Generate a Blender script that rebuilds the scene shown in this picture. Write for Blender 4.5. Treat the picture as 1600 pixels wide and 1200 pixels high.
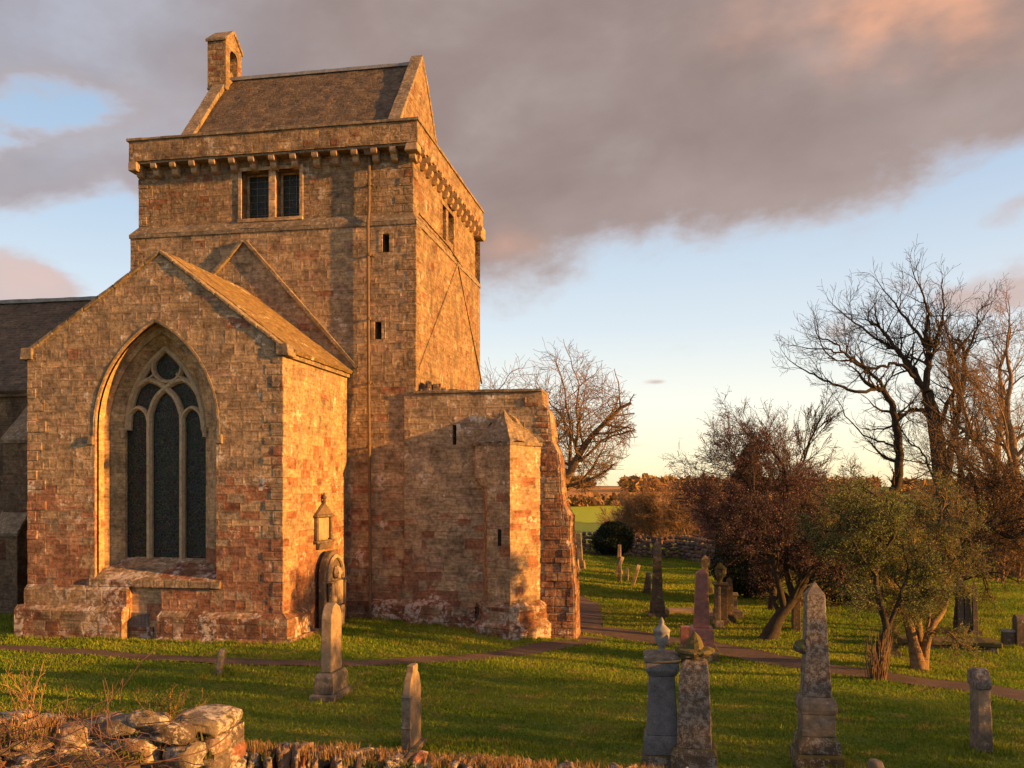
import bpy, bmesh, math, random
import numpy as np
from mathutils import Vector, Matrix, noise
PI = math.pi; R = math.radians
rnd = random.Random(7)
for o in list(bpy.data.objects): bpy.data.objects.remove(o)
S = bpy.context.scene
C = S.collection

# ------------------------------------------------------------------ camera
TH = R(10.3); FPX = 1430.0; ZC = 4.0
cam_d = bpy.data.cameras.new('camera'); cam = bpy.data.objects.new('camera', cam_d); C.objects.link(cam)
cam.location = (0, 0, ZC); cam.rotation_euler = (R(90), 0, TH)
cam_d.sensor_width = 36; cam_d.lens = FPX / 1600 * 36; cam_d.shift_y = 165 / 1600
cam_d.clip_start = 0.1; cam_d.clip_end = 6000
S.camera = cam

# ------------------------------------------------------------------ light
SUN_EL = R(9.5); SUN_A = R(7.5)      # the sun stands to the right, a little on this side of the south wall
sd = Vector((math.cos(SUN_A) * math.cos(SUN_EL), -math.sin(SUN_A) * math.cos(SUN_EL), math.sin(SUN_EL)))
sl = bpy.data.lights.new('sun', 'SUN'); sun = bpy.data.objects.new('sun', sl); C.objects.link(sun)
sl.energy = 5.0; sl.angle = R(0.6); sl.color = (1.0, 0.44, 0.085)
sun.rotation_euler = sd.to_track_quat('Z', 'Y').to_euler()
S.view_settings.view_transform = 'Standard'; S.view_settings.look = 'None'
S.view_settings.gamma = 1; S.view_settings.use_curve_mapping = False
S.view_settings.exposure = 1.5
S.render.engine = 'CYCLES'

class NT:
    """small helper that writes node trees"""
    def __init__(s, nt): s.nt = nt; s.n = nt.nodes; s.l = nt.links
    def new(s, t, **k):
        n = s.n.new(t)
        for a, b in k.items(): setattr(n, a, b)
        return n
    def put(s, sock, v):
        if hasattr(v, 'is_linked') or isinstance(v, bpy.types.NodeSocket): s.l.new(v, sock)
        elif v is not None:
            if isinstance(v, (tuple, list)) and len(v) == 3 and sock.type == 'RGBA': v = (*v, 1)
            sock.default_value = v
    def m(s, op, a, b=None, c=None, clamp=False):
        n = s.new('ShaderNodeMath', operation=op, use_clamp=clamp)
        s.put(n.inputs[0], a)
        if b is not None: s.put(n.inputs[1], b)
        if c is not None: s.put(n.inputs[2], c)
        return n.outputs[0]
    def mix(s, f, a, b, bt='MIX'):
        n = s.new('ShaderNodeMix', data_type='RGBA', blend_type=bt)
        s.put(n.inputs[0], f); s.put(n.inputs[6], a); s.put(n.inputs[7], b)
        return n.outputs[2]
    def rng(s, v, a, b, c=0.0, d=1.0, smooth=True):
        n = s.new('ShaderNodeMapRange', interpolation_type='SMOOTHSTEP' if smooth else 'LINEAR')
        for i, x in enumerate((v, a, b, c, d)): s.put(n.inputs[i], x)
        return n.outputs[0]
    def noise(s, vec, scale, det=4, rough=.55, dist=0, dims='3D'):
        n = s.new('ShaderNodeTexNoise', noise_dimensions=dims)
        if vec is not None: s.put(n.inputs['Vector'], vec)
        s.put(n.inputs['Scale'], scale); s.put(n.inputs['Detail'], det)
        s.put(n.inputs['Roughness'], rough); s.put(n.inputs['Distortion'], dist)
        return n.outputs[0]
    def ramp(s, f, stops, interp='LINEAR'):
        n = s.new('ShaderNodeValToRGB'); n.color_ramp.interpolation = interp
        e = n.color_ramp.elements
        while len(e) < len(stops): e.new(0.5)
        for i, (p, c) in enumerate(stops):
            e[i].position = p; e[i].color = (*c, 1) if len(c) == 3 else c
        s.put(n.inputs[0], f); return n.outputs[0]
    def xyz(s, x=0, y=0, z=0):
        n = s.new('ShaderNodeCombineXYZ')
        for i, v in enumerate((x, y, z)): s.put(n.inputs[i], v)
        return n.outputs[0]
    def sep(s, v):
        n = s.new('ShaderNodeSeparateXYZ'); s.put(n.inputs[0], v); return n.outputs
    def wn(s, vec=None, w=None, dims='3D'):
        n = s.new('ShaderNodeTexWhiteNoise', noise_dimensions=dims)
        if vec is not None: s.put(n.inputs['Vector'], vec)
        if w is not None: s.put(n.inputs['W'], w)
        return n.outputs
    def vor(s, vec, scale, feature='F1', rnd_=1.0):
        n = s.new('ShaderNodeTexVoronoi', feature=feature); s.put(n.inputs['Vector'], vec)
        s.put(n.inputs['Scale'], scale); s.put(n.inputs['Randomness'], rnd_); return n.outputs

# ------------------------------------------------------------------ sky
W = bpy.data.worlds.new('World'); S.world = W; W.use_nodes = True
t = NT(W.node_tree); t.n.clear()
out = t.new('ShaderNodeOutputWorld'); bg = t.new('ShaderNodeBackground')
t.l.new(bg.outputs[0], out.inputs[0]); bg.inputs[1].default_value = 0.075
sky = t.new('ShaderNodeTexSky', sky_type='NISHITA', sun_disc=False)
sky.sun_elevation = SUN_EL; sky.sun_rotation = math.atan2(sd.x, sd.y)
sky.air_density = 1.0; sky.dust_density = 1.6; sky.ozone_density = 1.5
tc = t.new('ShaderNodeTexCoord').outputs['Generated']
dx, dy, dz = t.sep(tc)
az = t.m('MULTIPLY', t.m('ADD', t.m('ARCTAN2', dx, dy), TH), 180 / PI)      # degrees to the right of the view over the churchyard
el = t.m('MULTIPLY', t.m('ARCSINE', dz), 180 / PI)
def ue(x, y):
    u = math.atan((x - 800) / FPX); return math.degrees(u), math.degrees(math.atan((765 - y) / FPX * math.cos(u)))
edge_t = t.m('DIVIDE', t.m('ADD', az, 90), 180, clamp=True)
def lv(v): return (v / 45,) * 3
stops = [(-90, 20), (-31, 14.5), (-20, 12), (-2, 12.2), (3, 13.0), (8, 14.0), (17, 15.8), (29, 17.6), (45, 22), (70, 34)]
edge = t.m('MULTIPLY', t.ramp(edge_t, [((a + 90) / 180, lv(b)) for a, b in stops]), 45)
cv = t.xyz(t.m('MULTIPLY', az, 0.045), t.m('MULTIPLY', el, 0.085), 0)
cvw = t.xyz(t.m('MULTIPLY', az, 0.085), t.m('MULTIPLY', t.m('ADD', el, t.m('MULTIPLY', az, -0.12)), 0.155), 3.7)
n1 = t.noise(cv, 1.6, 8, .6, .3); n2 = t.noise(cvw, 1.3, 8, .55, .25)
wc_ = t.new('ShaderNodeTexNoise'); t.put(wc_.inputs['Vector'], t.xyz(t.m('MULTIPLY', az, .16), t.m('MULTIPLY', el, .3), 9)); wc_.inputs['Scale'].default_value = 1.2; wc_.inputs['Detail'].default_value = 6
wr_, wg_, _w = t.sep(wc_.outputs['Color'])
def gauss(x, y, sx, sy, tilt=0.0):
    u0, v0 = ue(x, y)
    a = t.m('SUBTRACT', az, u0); b = t.m('SUBTRACT', el, v0)
    if tilt: b = t.m('SUBTRACT', b, t.m('MULTIPLY', a, tilt))
    a = t.m('ADD', a, t.m('MULTIPLY', t.m('SUBTRACT', wr_, .5), sx * 2.4)); b = t.m('ADD', b, t.m('MULTIPLY', t.m('SUBTRACT', wg_, .5), sy * 3.2))
    a = t.m('DIVIDE', a, sx); b = t.m('DIVIDE', b, sy)
    r2 = t.m('ADD', t.m('MULTIPLY', a, a), t.m('MULTIPLY', b, b))
    return t.m('EXPONENT', t.m('MULTIPLY', r2, -1))
s0 = t.m('DIVIDE', t.m('SUBTRACT', el, edge), 2.2)
s0 = t.m('MINIMUM', s0, 2.4)
for g, k in ((gauss(60, 175, 7.5, 1.9, .16), -2.9), (gauss(185, 330, 2.0, 4.0), -0.8), (gauss(60, 400, 6, 1.6), -1.4), (gauss(0, 270, 3, 2.0), .8), (gauss(110, 240, 2.5, .8), .5), (gauss(190, 350, 2.5, 2.5), -1.2)):
    s0 = t.m('ADD', s0, t.m('MULTIPLY', g, k))
s1 = t.m('ADD', s0, t.m('MULTIPLY', t.m('SUBTRACT', n1, .5), 6.5))
mask = t.rng(s1, -0.6, 1.0)
sm = None
for g, k in ((gauss(40, 448, 3.4, 1.5), 1.6), (gauss(1540, 455, 4.4, 1.5), .95), (gauss(1310, 515, 2.4, .75, .12), .9), (gauss(1590, 325, 3.0, 1.0, .2), .9),
             (gauss(795, 498, 1.1, .3), .7), (gauss(1030, 598, .9, .18), .9), (gauss(965, 697, 2.6, .22), .75), (gauss(1440, 445, 2.0, .3), .6), (gauss(1180, 520, 1.6, .25), .35)):
    q = t.m('MULTIPLY', g, k); sm = q if sm is None else t.m('MAXIMUM', sm, q)
sm = t.rng(t.m('ADD', sm, t.m('MULTIPLY', t.m('SUBTRACT', n2, .5), 2.2)), .22, 1.0)
dens = t.m('MAXIMUM', mask, t.m('MULTIPLY', sm, .85))
gf = t.m('ADD', t.m('MULTIPLY', n2, .55), t.m('MULTIPLY', n1, .45))
grey = t.mix(t.rng(az, -30, -8), t.ramp(gf, [(.34, (1.6, 1.55, 1.75)), (.50, (2.0, 1.98, 2.28)), (.66, (2.45, 2.6, 3.05))]), t.ramp(gf, [(.36, (1.32, .96, .86)), (.50, (1.58, 1.18, 1.06)), (.66, (1.98, 1.58, 1.46))]))
thin = t.m('SUBTRACT', 1, t.rng(s1, .3, 3.0))
grey = t.mix(t.m('MULTIPLY', thin, .35), grey, (2.5, 1.95, 1.8))
warm = t.m('ADD', t.m('MULTIPLY', gauss(1460, 0, 7, 2.4), .8), t.m('ADD', t.m('MULTIPLY', gauss(772, 375, 2.4, 1.4), .35), t.m('MULTIPLY', gauss(40, 430, 2.6, .9), .45)))
warm = t.m('ADD', warm, t.m('MULTIPLY', t.rng(az, 30, 70), .7))
warm = t.m('MULTIPLY', warm, t.rng(n2, .30, .62, .35, 1.0), clamp=True)
ccol = t.mix(warm, grey, (5.0, 2.35, 1.30))
lowc = t.m('MULTIPLY', sm, t.rng(el, 6, 13, .55, .85)); ccol = t.mix(t.m('MULTIPLY', t.m('SUBTRACT', 1, mask), .6), ccol, (3.6, 2.55, 2.2))
# the clear sky: the physical sky, its blue toned the way the phone rendered it
clear = t.mix(1.0, sky.outputs[0], (1.0, 1.0, 1.0), 'MULTIPLY')
hz = t.ramp(t.m('DIVIDE', el, 30, clamp=True), [(0.0, (5.8, 4.5, 2.6)), (.06, (6.0, 5.3, 3.6)), (.17, (5.2, 5.15, 4.5)), (.33, (3.7, 4.15, 4.5)), (.6, (2.3, 3.05, 4.0)), (1, (1.3, 2.0, 3.0))])
clear = t.mix(.88, clear, hz)
gl = t.m('EXPONENT', t.m('MULTIPLY', t.m('ABSOLUTE', t.m('DIVIDE', t.m('SUBTRACT', az, 88), 20)), -1))
clear = t.mix(t.m('MULTIPLY', gl, .5), clear, (9.5, 5.6, 2.6))
fin = t.mix(t.m('MULTIPLY', dens, .96), clear, ccol)
t.l.new(fin, bg.inputs[0])

# ------------------------------------------------------------------ positions
def _a(px): return math.atan((px - 800) / FPX) - TH
def onY(px, py, Y):
    X = Y * math.tan(_a(px)); d = -X * math.sin(TH) + Y * math.cos(TH); return (X, Y, ZC - (py - 765) * d / FPX)
def onX(px, py, X):
    Y = X / math.tan(_a(px)); d = -X * math.sin(TH) + Y * math.cos(TH); return (X, Y, ZC - (py - 765) * d / FPX)
def atd(px, py, d):
    l = (px - 800) / FPX * d
    return Vector((l * math.cos(TH) - d * math.sin(TH), l * math.sin(TH) + d * math.cos(TH), ZC - (py - 765) * d / FPX))
def xY(px, Y): return onY(px, 765, Y)[0]
def zY(px, py, Y): return onY(px, py, Y)[2]
def ss(x): x = max(0., min(1., x)); return x * x * (3 - 2 * x)
def gz(x, y):
    d = -x * math.sin(TH) + y * math.cos(TH)
    z = -0.5 * ss((x + 10) / 9) * ss((y - 15) / 10)
    z += .10 * (noise.noise(Vector((x * .16, y * .16, 0)))) * ss((d - 9) / 6) + .05 * noise.noise(Vector((x * .5, y * .5, 4))) * ss((d - 9) / 6)
    # bank round the church base
    if 18 < y < 40 and x < 0: z += .0
    # raised road verge on this side of the graveyard wall
    k = 1 - ss((d - 5.2) / 1.6)
    z += k * (2.4 - .10 * max(0, d))
    far = math.hypot(x, y)
    z += -9.0 * ss((far - 72) / 90)
    if far > 150:
        z += 16.0 * ss((far - 170) / 640) + 3.5 * ss((far - 300) / 300) * noise.noise(Vector((x * .004, y * .004, 1)))
    return z
def G(px, py, z=None):
    """ground point under a pixel"""
    zz = -.2
    for _ in range(14):
        d = (ZC - zz) * FPX / (py - 765); p = atd(px, py, d); zz = gz(p.x, p.y)
    return Vector((p.x, p.y, zz)), d

# ------------------------------------------------------------------ mesh helper
def setp(o, label=None, cat=None, group=None, kind=None):
    for k, v in (('label', label), ('category', cat), ('group', group), ('kind', kind)):
        if v: o[k] = v
    return o
def thing(name, label, cat, loc=(0, 0, 0), rz=0, group=None):
    o = bpy.data.objects.new(name, None); C.objects.link(o); o.location = loc; o.rotation_euler = (0, 0, rz)
    o.empty_display_size = .3
    return setp(o, label, cat, group)
def boxuv(me):
    n = len(me.loops)
    if not n: return
    uv = me.uv_layers.new(name='UVMap')
    co = np.empty(len(me.vertices) * 3, 'f'); me.vertices.foreach_get('co', co); co = co.reshape(-1, 3)
    vi = np.empty(n, 'i'); me.loops.foreach_get('vertex_index', vi)
    ln = np.empty(len(me.polygons), 'i'); me.polygons.foreach_get('loop_total', ln)
    nm = np.empty(len(me.polygons) * 3, 'f'); me.polygons.foreach_get('normal', nm); nm = np.abs(nm.reshape(-1, 3))
    fn = np.repeat(nm, ln, axis=0); p = co[vi]
    o = np.empty((n, 2), 'f')
    ax = np.where(fn[:, 2] > .75, 2, np.where(fn[:, 0] > fn[:, 1], 0, 1))
    o[:, 0] = np.where(ax == 0, p[:, 1] + 31.3, p[:, 0]); o[:, 1] = np.where(ax == 2, p[:, 1], p[:, 2])
    uv.data.foreach_set('uv', o.ravel())
class MB:
    def __init__(s): s.b = bmesh.new()
    def quad(s, *p):
        return s.b.faces.new([s.b.verts.new(q) for q in p])
    def box(s, x0, x1, y0, y1, z0, z1, top=None):
        """axis box; top=(dx0,dx1,dy0,dy1) moves the top edges inward"""
        t_ = top or (0, 0, 0, 0)
        v = [s.b.verts.new(p) for p in ((x0, y0, z0), (x1, y0, z0), (x1, y1, z0), (x0, y1, z0),
             (x0 + t_[0], y0 + t_[2], z1), (x1 - t_[1], y0 + t_[2], z1), (x1 - t_[1], y1 - t_[3], z1), (x0 + t_[0], y1 - t_[3], z1))]
        for f in ((3, 2, 1, 0), (4, 5, 6, 7), (0, 1, 5, 4), (1, 2, 6, 5), (2, 3, 7, 6), (3, 0, 4, 7)):
            s.b.faces.new([v[i] for i in f])
        return s
    def prism(s, poly, a, b, plane='Y'):
        """polygon (u,v) extruded between a and b along an axis"""
        def P(u, v, w): return (u, w, v) if plane == 'Y' else ((w, u, v) if plane == 'X' else (u, v, w))
        A = [s.b.verts.new(P(u, v, a)) for u, v in poly]; B = [s.b.verts.new(P(u, v, b)) for u, v in poly]
        fs = [s.b.faces.new(A), s.b.faces.new(B)]
        n = len(poly)
        for i in range(n): fs.append(s.b.faces.new([A[i], A[(i + 1) % n], B[(i + 1) % n], B[i]]))
        return s
    def lathe(s, prof, c=(0, 0), n=16, z0=0, ang=0):
        rings = []
        for r, z in prof:
            if r <= 1e-6: rings.append([s.b.verts.new((c[0], c[1], z + z0))]); continue
            rings.append([s.b.verts.new((c[0] + r * math.cos(ang + 2 * PI * i / n), c[1] + r * math.sin(ang + 2 * PI * i / n), z + z0)) for i in range(n)])
        for A, B in zip(rings, rings[1:]):
            for i in range(n):
                j = (i + 1) % n
                if len(A) == 1 and len(B) == 1: continue
                if len(A) == 1: s.b.faces.new((A[0], B[i], B[j]))
                elif len(B) == 1: s.b.faces.new((A[i], A[j], B[0]))
                else: s.b.faces.new((A[i], A[j], B[j], B[i]))
        for Q in (rings[0], rings[-1]):
            if len(Q) > 1: s.b.faces.new(Q)
        return s
    def tube(s, pts, r, n=8):
        pts = [Vector(p) for p in pts]; rs = r if isinstance(r, (list, tuple)) else [r] * len(pts); prev = None
        for i, p in enumerate(pts):
            d = (pts[min(i + 1, len(pts) - 1)] - pts[max(i - 1, 0)]).normalized()
            a = d.orthogonal().normalized() if prev is None else (a - d * a.dot(d)).normalized()
            b = d.cross(a)
            ring = [s.b.verts.new(p + (a * math.cos(2 * PI * k / n) + b * math.sin(2 * PI * k / n)) * rs[i]) for k in range(n)]
            if prev:
                for k in range(n): s.b.faces.new((prev[k], prev[(k + 1) % n], ring[(k + 1) % n], ring[k]))
            else: s.b.faces.new(ring)
            prev = ring
        s.b.faces.new(prev); return s
    def bar(s, pts, w, y0, y1, closed=False):
        """moulded tracery bar: chamfered section swept along a curve in the XZ plane"""
        pts = [Vector((p[0], p[1])) for p in pts]; n = len(pts); rings = []
        for i, p in enumerate(pts):
            a = pts[(i - 1) % n] if closed or i else p; b = pts[(i + 1) % n] if closed or i < n - 1 else p
            d = (b - a).normalized(); nn = Vector((-d.y, d.x))
            sec = ((-w, y1), (-w, y0 + .08), (-w * .42, y0), (w * .42, y0), (w, y0 + .08), (w, y1))
            rings.append([s.b.verts.new((p.x + nn.x * q, yy, p.y + nn.y * q)) for q, yy in sec])
        m = len(rings)
        for i in range(m if closed else m - 1):
            A, B = rings[i], rings[(i + 1) % m]
            for k in range(6): s.b.faces.new((A[k], A[(k + 1) % 6], B[(k + 1) % 6], B[k]))
        if not closed: s.b.faces.new(rings[0]); s.b.faces.new(rings[-1])
        return s
    def panel(s, outline, holes, y, depth, plane='Y', axis_sign=1):
        """a flat wall face with openings and their reveals; depth goes away from the viewer side"""
        def P(u, v, w): return (u, w, v) if plane == 'Y' else (w, u, v)
        edges = []
        for k, loop in enumerate([outline] + holes):
            vs = [s.b.verts.new(P(u, v, y)) for u, v in loop]
            for i in range(len(vs)): edges.append(s.b.edges.new((vs[i], vs[(i + 1) % len(vs)])))
            if k:
                bs = [s.b.verts.new(P(u, v, y + depth * axis_sign)) for u, v in loop]
                for i in range(len(vs)):
                    j = (i + 1) % len(vs); s.b.faces.new((vs[i], vs[j], bs[j], bs[i]))
        bmesh.ops.triangle_fill(s.b, use_beauty=True, use_dissolve=False, edges=edges)
        return s
    def build(s, name, mat, parent=None, bevel=0, rough=0, cut=0, smooth=False, fs=2.0, off=(0, 0, 0), tag=None):
        b = s.b
        bmesh.ops.recalc_face_normals(b, faces=b.faces)
        if bevel: bmesh.ops.bevel(b, geom=list(b.edges), offset=bevel, segments=1, affect='EDGES', profile=.5, clamp_overlap=True)
        if cut:
            for _ in range(8):
                e = [e for e in b.edges if e.calc_length() > cut]
                if not e or len(b.verts) > 60000: break
                bmesh.ops.subdivide_edges(b, edges=e, cuts=1, use_grid_fill=True)
        if rough:
            b.normal_update()
            for v in b.verts:
                c = v.co
                k = noise.noise(Vector((c.x * fs, c.y * fs, c.z * fs))) + .5 * noise.noise(Vector((c.x * fs * 3, c.y * fs * 3, c.z * fs * 3)))
                v.co = c + v.normal * (k * rough)
        me = bpy.data.meshes.new(name); b.to_mesh(me); b.free()
        boxuv(me)
        if smooth: me.polygons.foreach_set('use_smooth', [True] * len(me.polygons))
        me.materials.append(mat)
        o = bpy.data.objects.new(name, me); C.objects.link(o); o.parent = parent; o.location = off
        return o
def npmesh(name, V, Fc, mat, parent=None, smooth=False, k=None):
    me = bpy.data.meshes.new(name); V = np.asarray(V, 'f'); Fc = np.asarray(Fc, 'i')
    me.vertices.add(len(V)); me.vertices.foreach_set('co', V.ravel())
    n, m = Fc.shape; me.loops.add(n * m); me.loops.foreach_set('vertex_index', Fc.ravel())
    me.polygons.add(n); me.polygons.foreach_set('loop_start', np.arange(0, n * m, m, dtype='i'))
    me.polygons.foreach_set('loop_total', np.full(n, m, 'i'))
    if smooth: me.polygons.foreach_set('use_smooth', np.ones(n, bool))
    me.update(calc_edges=True); me.materials.append(mat)
    o = bpy.data.objects.new(name, me); C.objects.link(o); o.parent = parent; return o

# ------------------------------------------------------------------ materials
def newmat(name):
    m = bpy.data.materials.new(name); m.use_nodes = True; t = NT(m.node_tree); t.n.clear()
    o = t.new('ShaderNodeOutputMaterial'); b = t.new('ShaderNodeBsdfPrincipled'); t.l.new(b.outputs[0], o.inputs[0])
    b.inputs['Specular IOR Level'].default_value = .25; b.inputs['Roughness'].default_value = .9
    return m, t, b
def bump(t, b, h, dist, st=1.0):
    n = t.new('ShaderNodeBump'); t.put(n.inputs['Height'], h); n.inputs['Distance'].default_value = dist; n.inputs['Strength'].default_value = st
    t.l.new(n.outputs[0], b.inputs['Normal'])
PAL = [(0, (.18, .135, .085)), (.16, (.26, .195, .12)), (.32, (.22, .175, .115)), (.48, (.31, .235, .14)), (.60, (.25, .185, .13)), (.72, (.34, .25, .15)), (.84, (.21, .18, .14)), (.93, (.28, .18, .13))]
def masonry(name, h=.30, w=.55, red=(.8, .03), zr=(.8, 5.0), lichen=.15, tint=(1, 1, 1), pal=PAL, relief=.035, mortar=.03, weather=.5, moss=0.0, streak=.3, dark=(.0, 0), big=0):
    m, t, b = newmat(name)
    uvn = t.new('ShaderNodeUVMap').outputs[0]; pos = t.new('ShaderNodeNewGeometry').outputs['Position']
    px, py, pz = t.sep(pos)
    wob = t.new('ShaderNodeTexNoise', noise_dimensions='2D'); t.put(wob.inputs['Vector'], uvn); wob.inputs['Scale'].default_value = 2.6; wob.inputs['Detail'].default_value = 3
    off = t.new('ShaderNodeVectorMath', operation='MULTIPLY_ADD'); t.l.new(wob.outputs['Color'], off.inputs[0]); off.inputs[1].default_value = (.05, .05, 0); t.l.new(uvn, off.inputs[2])
    u, v, _ = t.sep(off.outputs[0])
    vv = t.m('ADD', t.m('DIVIDE', v, h), t.m('ADD', t.m('MULTIPLY', t.m('SINE', t.m('MULTIPLY', v, 1.9)), .55), t.m('MULTIPLY', t.m('SINE', t.m('MULTIPLY', v, 4.3)), .22)))
    row = t.m('FLOOR', vv); fv = t.m('FRACT', vv)
    rr = t.wn(w=row, dims='1D')[0]
    wr = t.m('MULTIPLY', t.m('ADD', t.m('MULTIPLY', rr, .8), .65), w)
    uu = t.m('ADD', t.m('DIVIDE', u, wr), t.m('ADD', t.m('MULTIPLY', rr, 37.7), t.m('MULTIPLY', t.m('SINE', t.m('ADD', t.m('MULTIPLY', u, 2.1), t.m('MULTIPLY', row, 2.4))), .38)))
    col = t.m('FLOOR', uu); fu = t.m('FRACT', uu)
    idv = t.wn(vec=t.xyz(col, row, 0)); val = idv[0]; ir, ig, ib = t.sep(idv[1])
    du = t.m('MULTIPLY', t.m('MINIMUM', fu, t.m('SUBTRACT', 1, fu)), wr); dv = t.m('MULTIPLY', t.m('MINIMUM', fv, t.m('SUBTRACT', 1, fv)), h)
    dist = t.m('MINIMUM', du, dv)
    nf = t.noise(pos, 9, 6, .7); nb = t.noise(pos, .55, 4, .6); nm = t.noise(pos, 2.2, 6, .65, .3); nx = t.noise(pos, 38, 3, .7)
    dist = t.m('ADD', dist, t.m('MULTIPLY', t.m('SUBTRACT', nf, .5), .045))
    joint = t.m('SUBTRACT', 1, t.rng(dist, mortar * .15, mortar))
    base = t.ramp(val, pal, 'CONSTANT')
    base = t.mix(.46, base, t.ramp(nm, [(.3, pal[1][1]), (.7, pal[3][1])]))
    # red sandstone, commoner low down
    pr = t.rng(pz, zr[0], zr[1], red[0], red[1], False)
    pr = t.m('MULTIPLY', pr, t.rng(nb, .35, .68, .45, 1.75))
    isr = t.m('LESS_THAN', ir, pr)
    redc = t.ramp(ig, [(0, (.20, .075, .042)), (.35, (.26, .115, .065)), (.6, (.17, .065, .04)), (.8, (.29, .16, .095))], 'CONSTANT')
    base = t.mix(t.m('MULTIPLY', isr, .72), base, redc)
    # bedding of the sandstone, blotches, grain
    bed = t.new('ShaderNodeTexNoise'); t.put(bed.inputs['Vector'], t.xyz(t.m('ADD', px, t.m('MULTIPLY', val, 40)), py, t.m('MULTIPLY', pz, t.m('ADD', 5, t.m('MULTIPLY', ib, 8))))); bed.inputs['Scale'].default_value = 2.2; bed.inputs['Detail'].default_value = 5
    base = t.mix(1, base, t.ramp(bed.outputs[0], [(.3, (.68, .66, .64)), (.5, (1, 1, 1)), (.72, (1.28, 1.24, 1.18))]), 'MULTIPLY')
    base = t.mix(1, base, t.ramp(nm, [(.28, (.48, .47, .47)), (.5, (1, 1, 1)), (.72, (1.38, 1.33, 1.22))]), 'MULTIPLY')
    base = t.mix(1, base, t.ramp(nf, [(.30, (.42, .40, .37)), (.5, (1, 1, 1)), (.70, (1.5, 1.47, 1.42))]), 'MULTIPLY')
    base = t.mix(t.m('MULTIPLY', joint, .22), base, (.20, .155, .105))
    # dark crust and streaks running down
    stv = t.noise(t.xyz(t.m('MULTIPLY', u, 3.0), t.m('MULTIPLY', v, .35), 0), 1.0, 5, .6)
    cr = t.m('MULTIPLY', t.rng(t.m('ADD', t.m('MULTIPLY', stv, .6), t.m('MULTIPLY', nb, .5)), .52, .74), streak)
    base = t.mix(cr, base, (.075, .06, .045))
    if moss:
        base = t.mix(t.m('MULTIPLY', t.rng(t.m('ADD', nm, t.m('MULTIPLY', nx, .2)), .55, .72), moss), base, (.10, .085, .02))
    if lichen:
        lv_ = t.vor(pos, 7.5)[0]; ln = t.m('ADD', t.m('MULTIPLY', nf, .5), t.m('MULTIPLY', nm, .55))
        lm = t.m('MULTIPLY', t.rng(t.m('ADD', ln, t.m('MULTIPLY', t.m('SUBTRACT', t.noise(pos, 1.1, 3, .5), .5), .45)), .67 - lichen * .28, .70 - lichen * .27), t.rng(lv_, .8, .4))
        base = t.mix(t.m('MULTIPLY', lm, .85), base, (.50, .46, .40))
    base = t.mix(1, base, (tint[0] * 1.20, tint[1] * 1.16, tint[2] * 1.22), 'MULTIPLY')
    t.l.new(base, b.inputs['Base Color'])
    face = t.rng(dist, 0, .055)
    hh = t.m('ADD', t.m('MULTIPLY', face, .26), t.m('MULTIPLY', val, .30))
    hh = t.m('ADD', hh, t.m('ADD', t.m('MULTIPLY', nf, weather), t.m('MULTIPLY', nm, weather * 1.2)))
    hh = t.m('ADD', hh, t.m('MULTIPLY', nx, weather * .3))
    bump(t, b, hh, relief)
    return m
def stone(name, col, col2, lichen=.2, lcol=(.46, .44, .40), moss=0, mcol=(.10, .09, .02), sc=1.0, rel=.012, rough=.85, speck=0):
    m, t, b = newmat(name)
    pos = t.new('ShaderNodeTexCoord').outputs['Object']
    n1 = t.noise(pos, 1.6 * sc, 5, .6); n2 = t.noise(pos, 9 * sc, 6, .7); n3 = t.noise(pos, 45 * sc, 3, .7)
    c = t.mix(t.rng(n1, .35, .65), col, col2)
    c = t.mix(1, c, t.ramp(n2, [(.3, (.6, .6, .6)), (.5, (1, 1, 1)), (.72, (1.3, 1.28, 1.22))]), 'MULTIPLY')
    if speck: c = t.mix(1, c, t.ramp(t.noise(pos, 160, 2, .6), [(.38, (.55, .55, .55)), (.6, (1.35, 1.35, 1.35))]), 'MULTIPLY')
    if lichen:
        q = t.m('ADD', t.m('MULTIPLY', n2, .6), t.m('MULTIPLY', n3, .4))
        c = t.mix(t.m('MULTIPLY', t.rng(q, .62 - lichen * .25, .66 - lichen * .22), .8), c, lcol)
    if moss:
        nrm = t.sep(t.new('ShaderNodeNewGeometry').outputs['Normal'])[2]
        c = t.mix(t.m('MULTIPLY', t.rng(t.m('ADD', n1, t.m('MULTIPLY', nrm, .35)), .62 - moss * .3, .72 - moss * .2), .9), c, mcol)
    t.l.new(c, b.inputs['Base Color']); b.inputs['Roughness'].default_value = rough
    bump(t, b, t.m('ADD', t.m('MULTIPLY', n2, 1.0), t.m('MULTIPLY', n3, .4)), rel)
    return m
def plain(name, col, rough=.7, metal=0, var=.3, sc=6, bmp=0):
    m, t, b = newmat(name); pos = t.new('ShaderNodeTexCoord').outputs['Object']
    n = t.noise(pos, sc, 5, .6)
    t.l.new(t.mix(1, col, t.ramp(n, [(.3, (1 - var,) * 3), (.7, (1 + var,) * 3)]), 'MULTIPLY'), b.inputs['Base Color'])
    b.inputs['Roughness'].default_value = rough; b.inputs['Metallic'].default_value = metal
    if bmp: bump(t, b, n, bmp)
    return m
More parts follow.
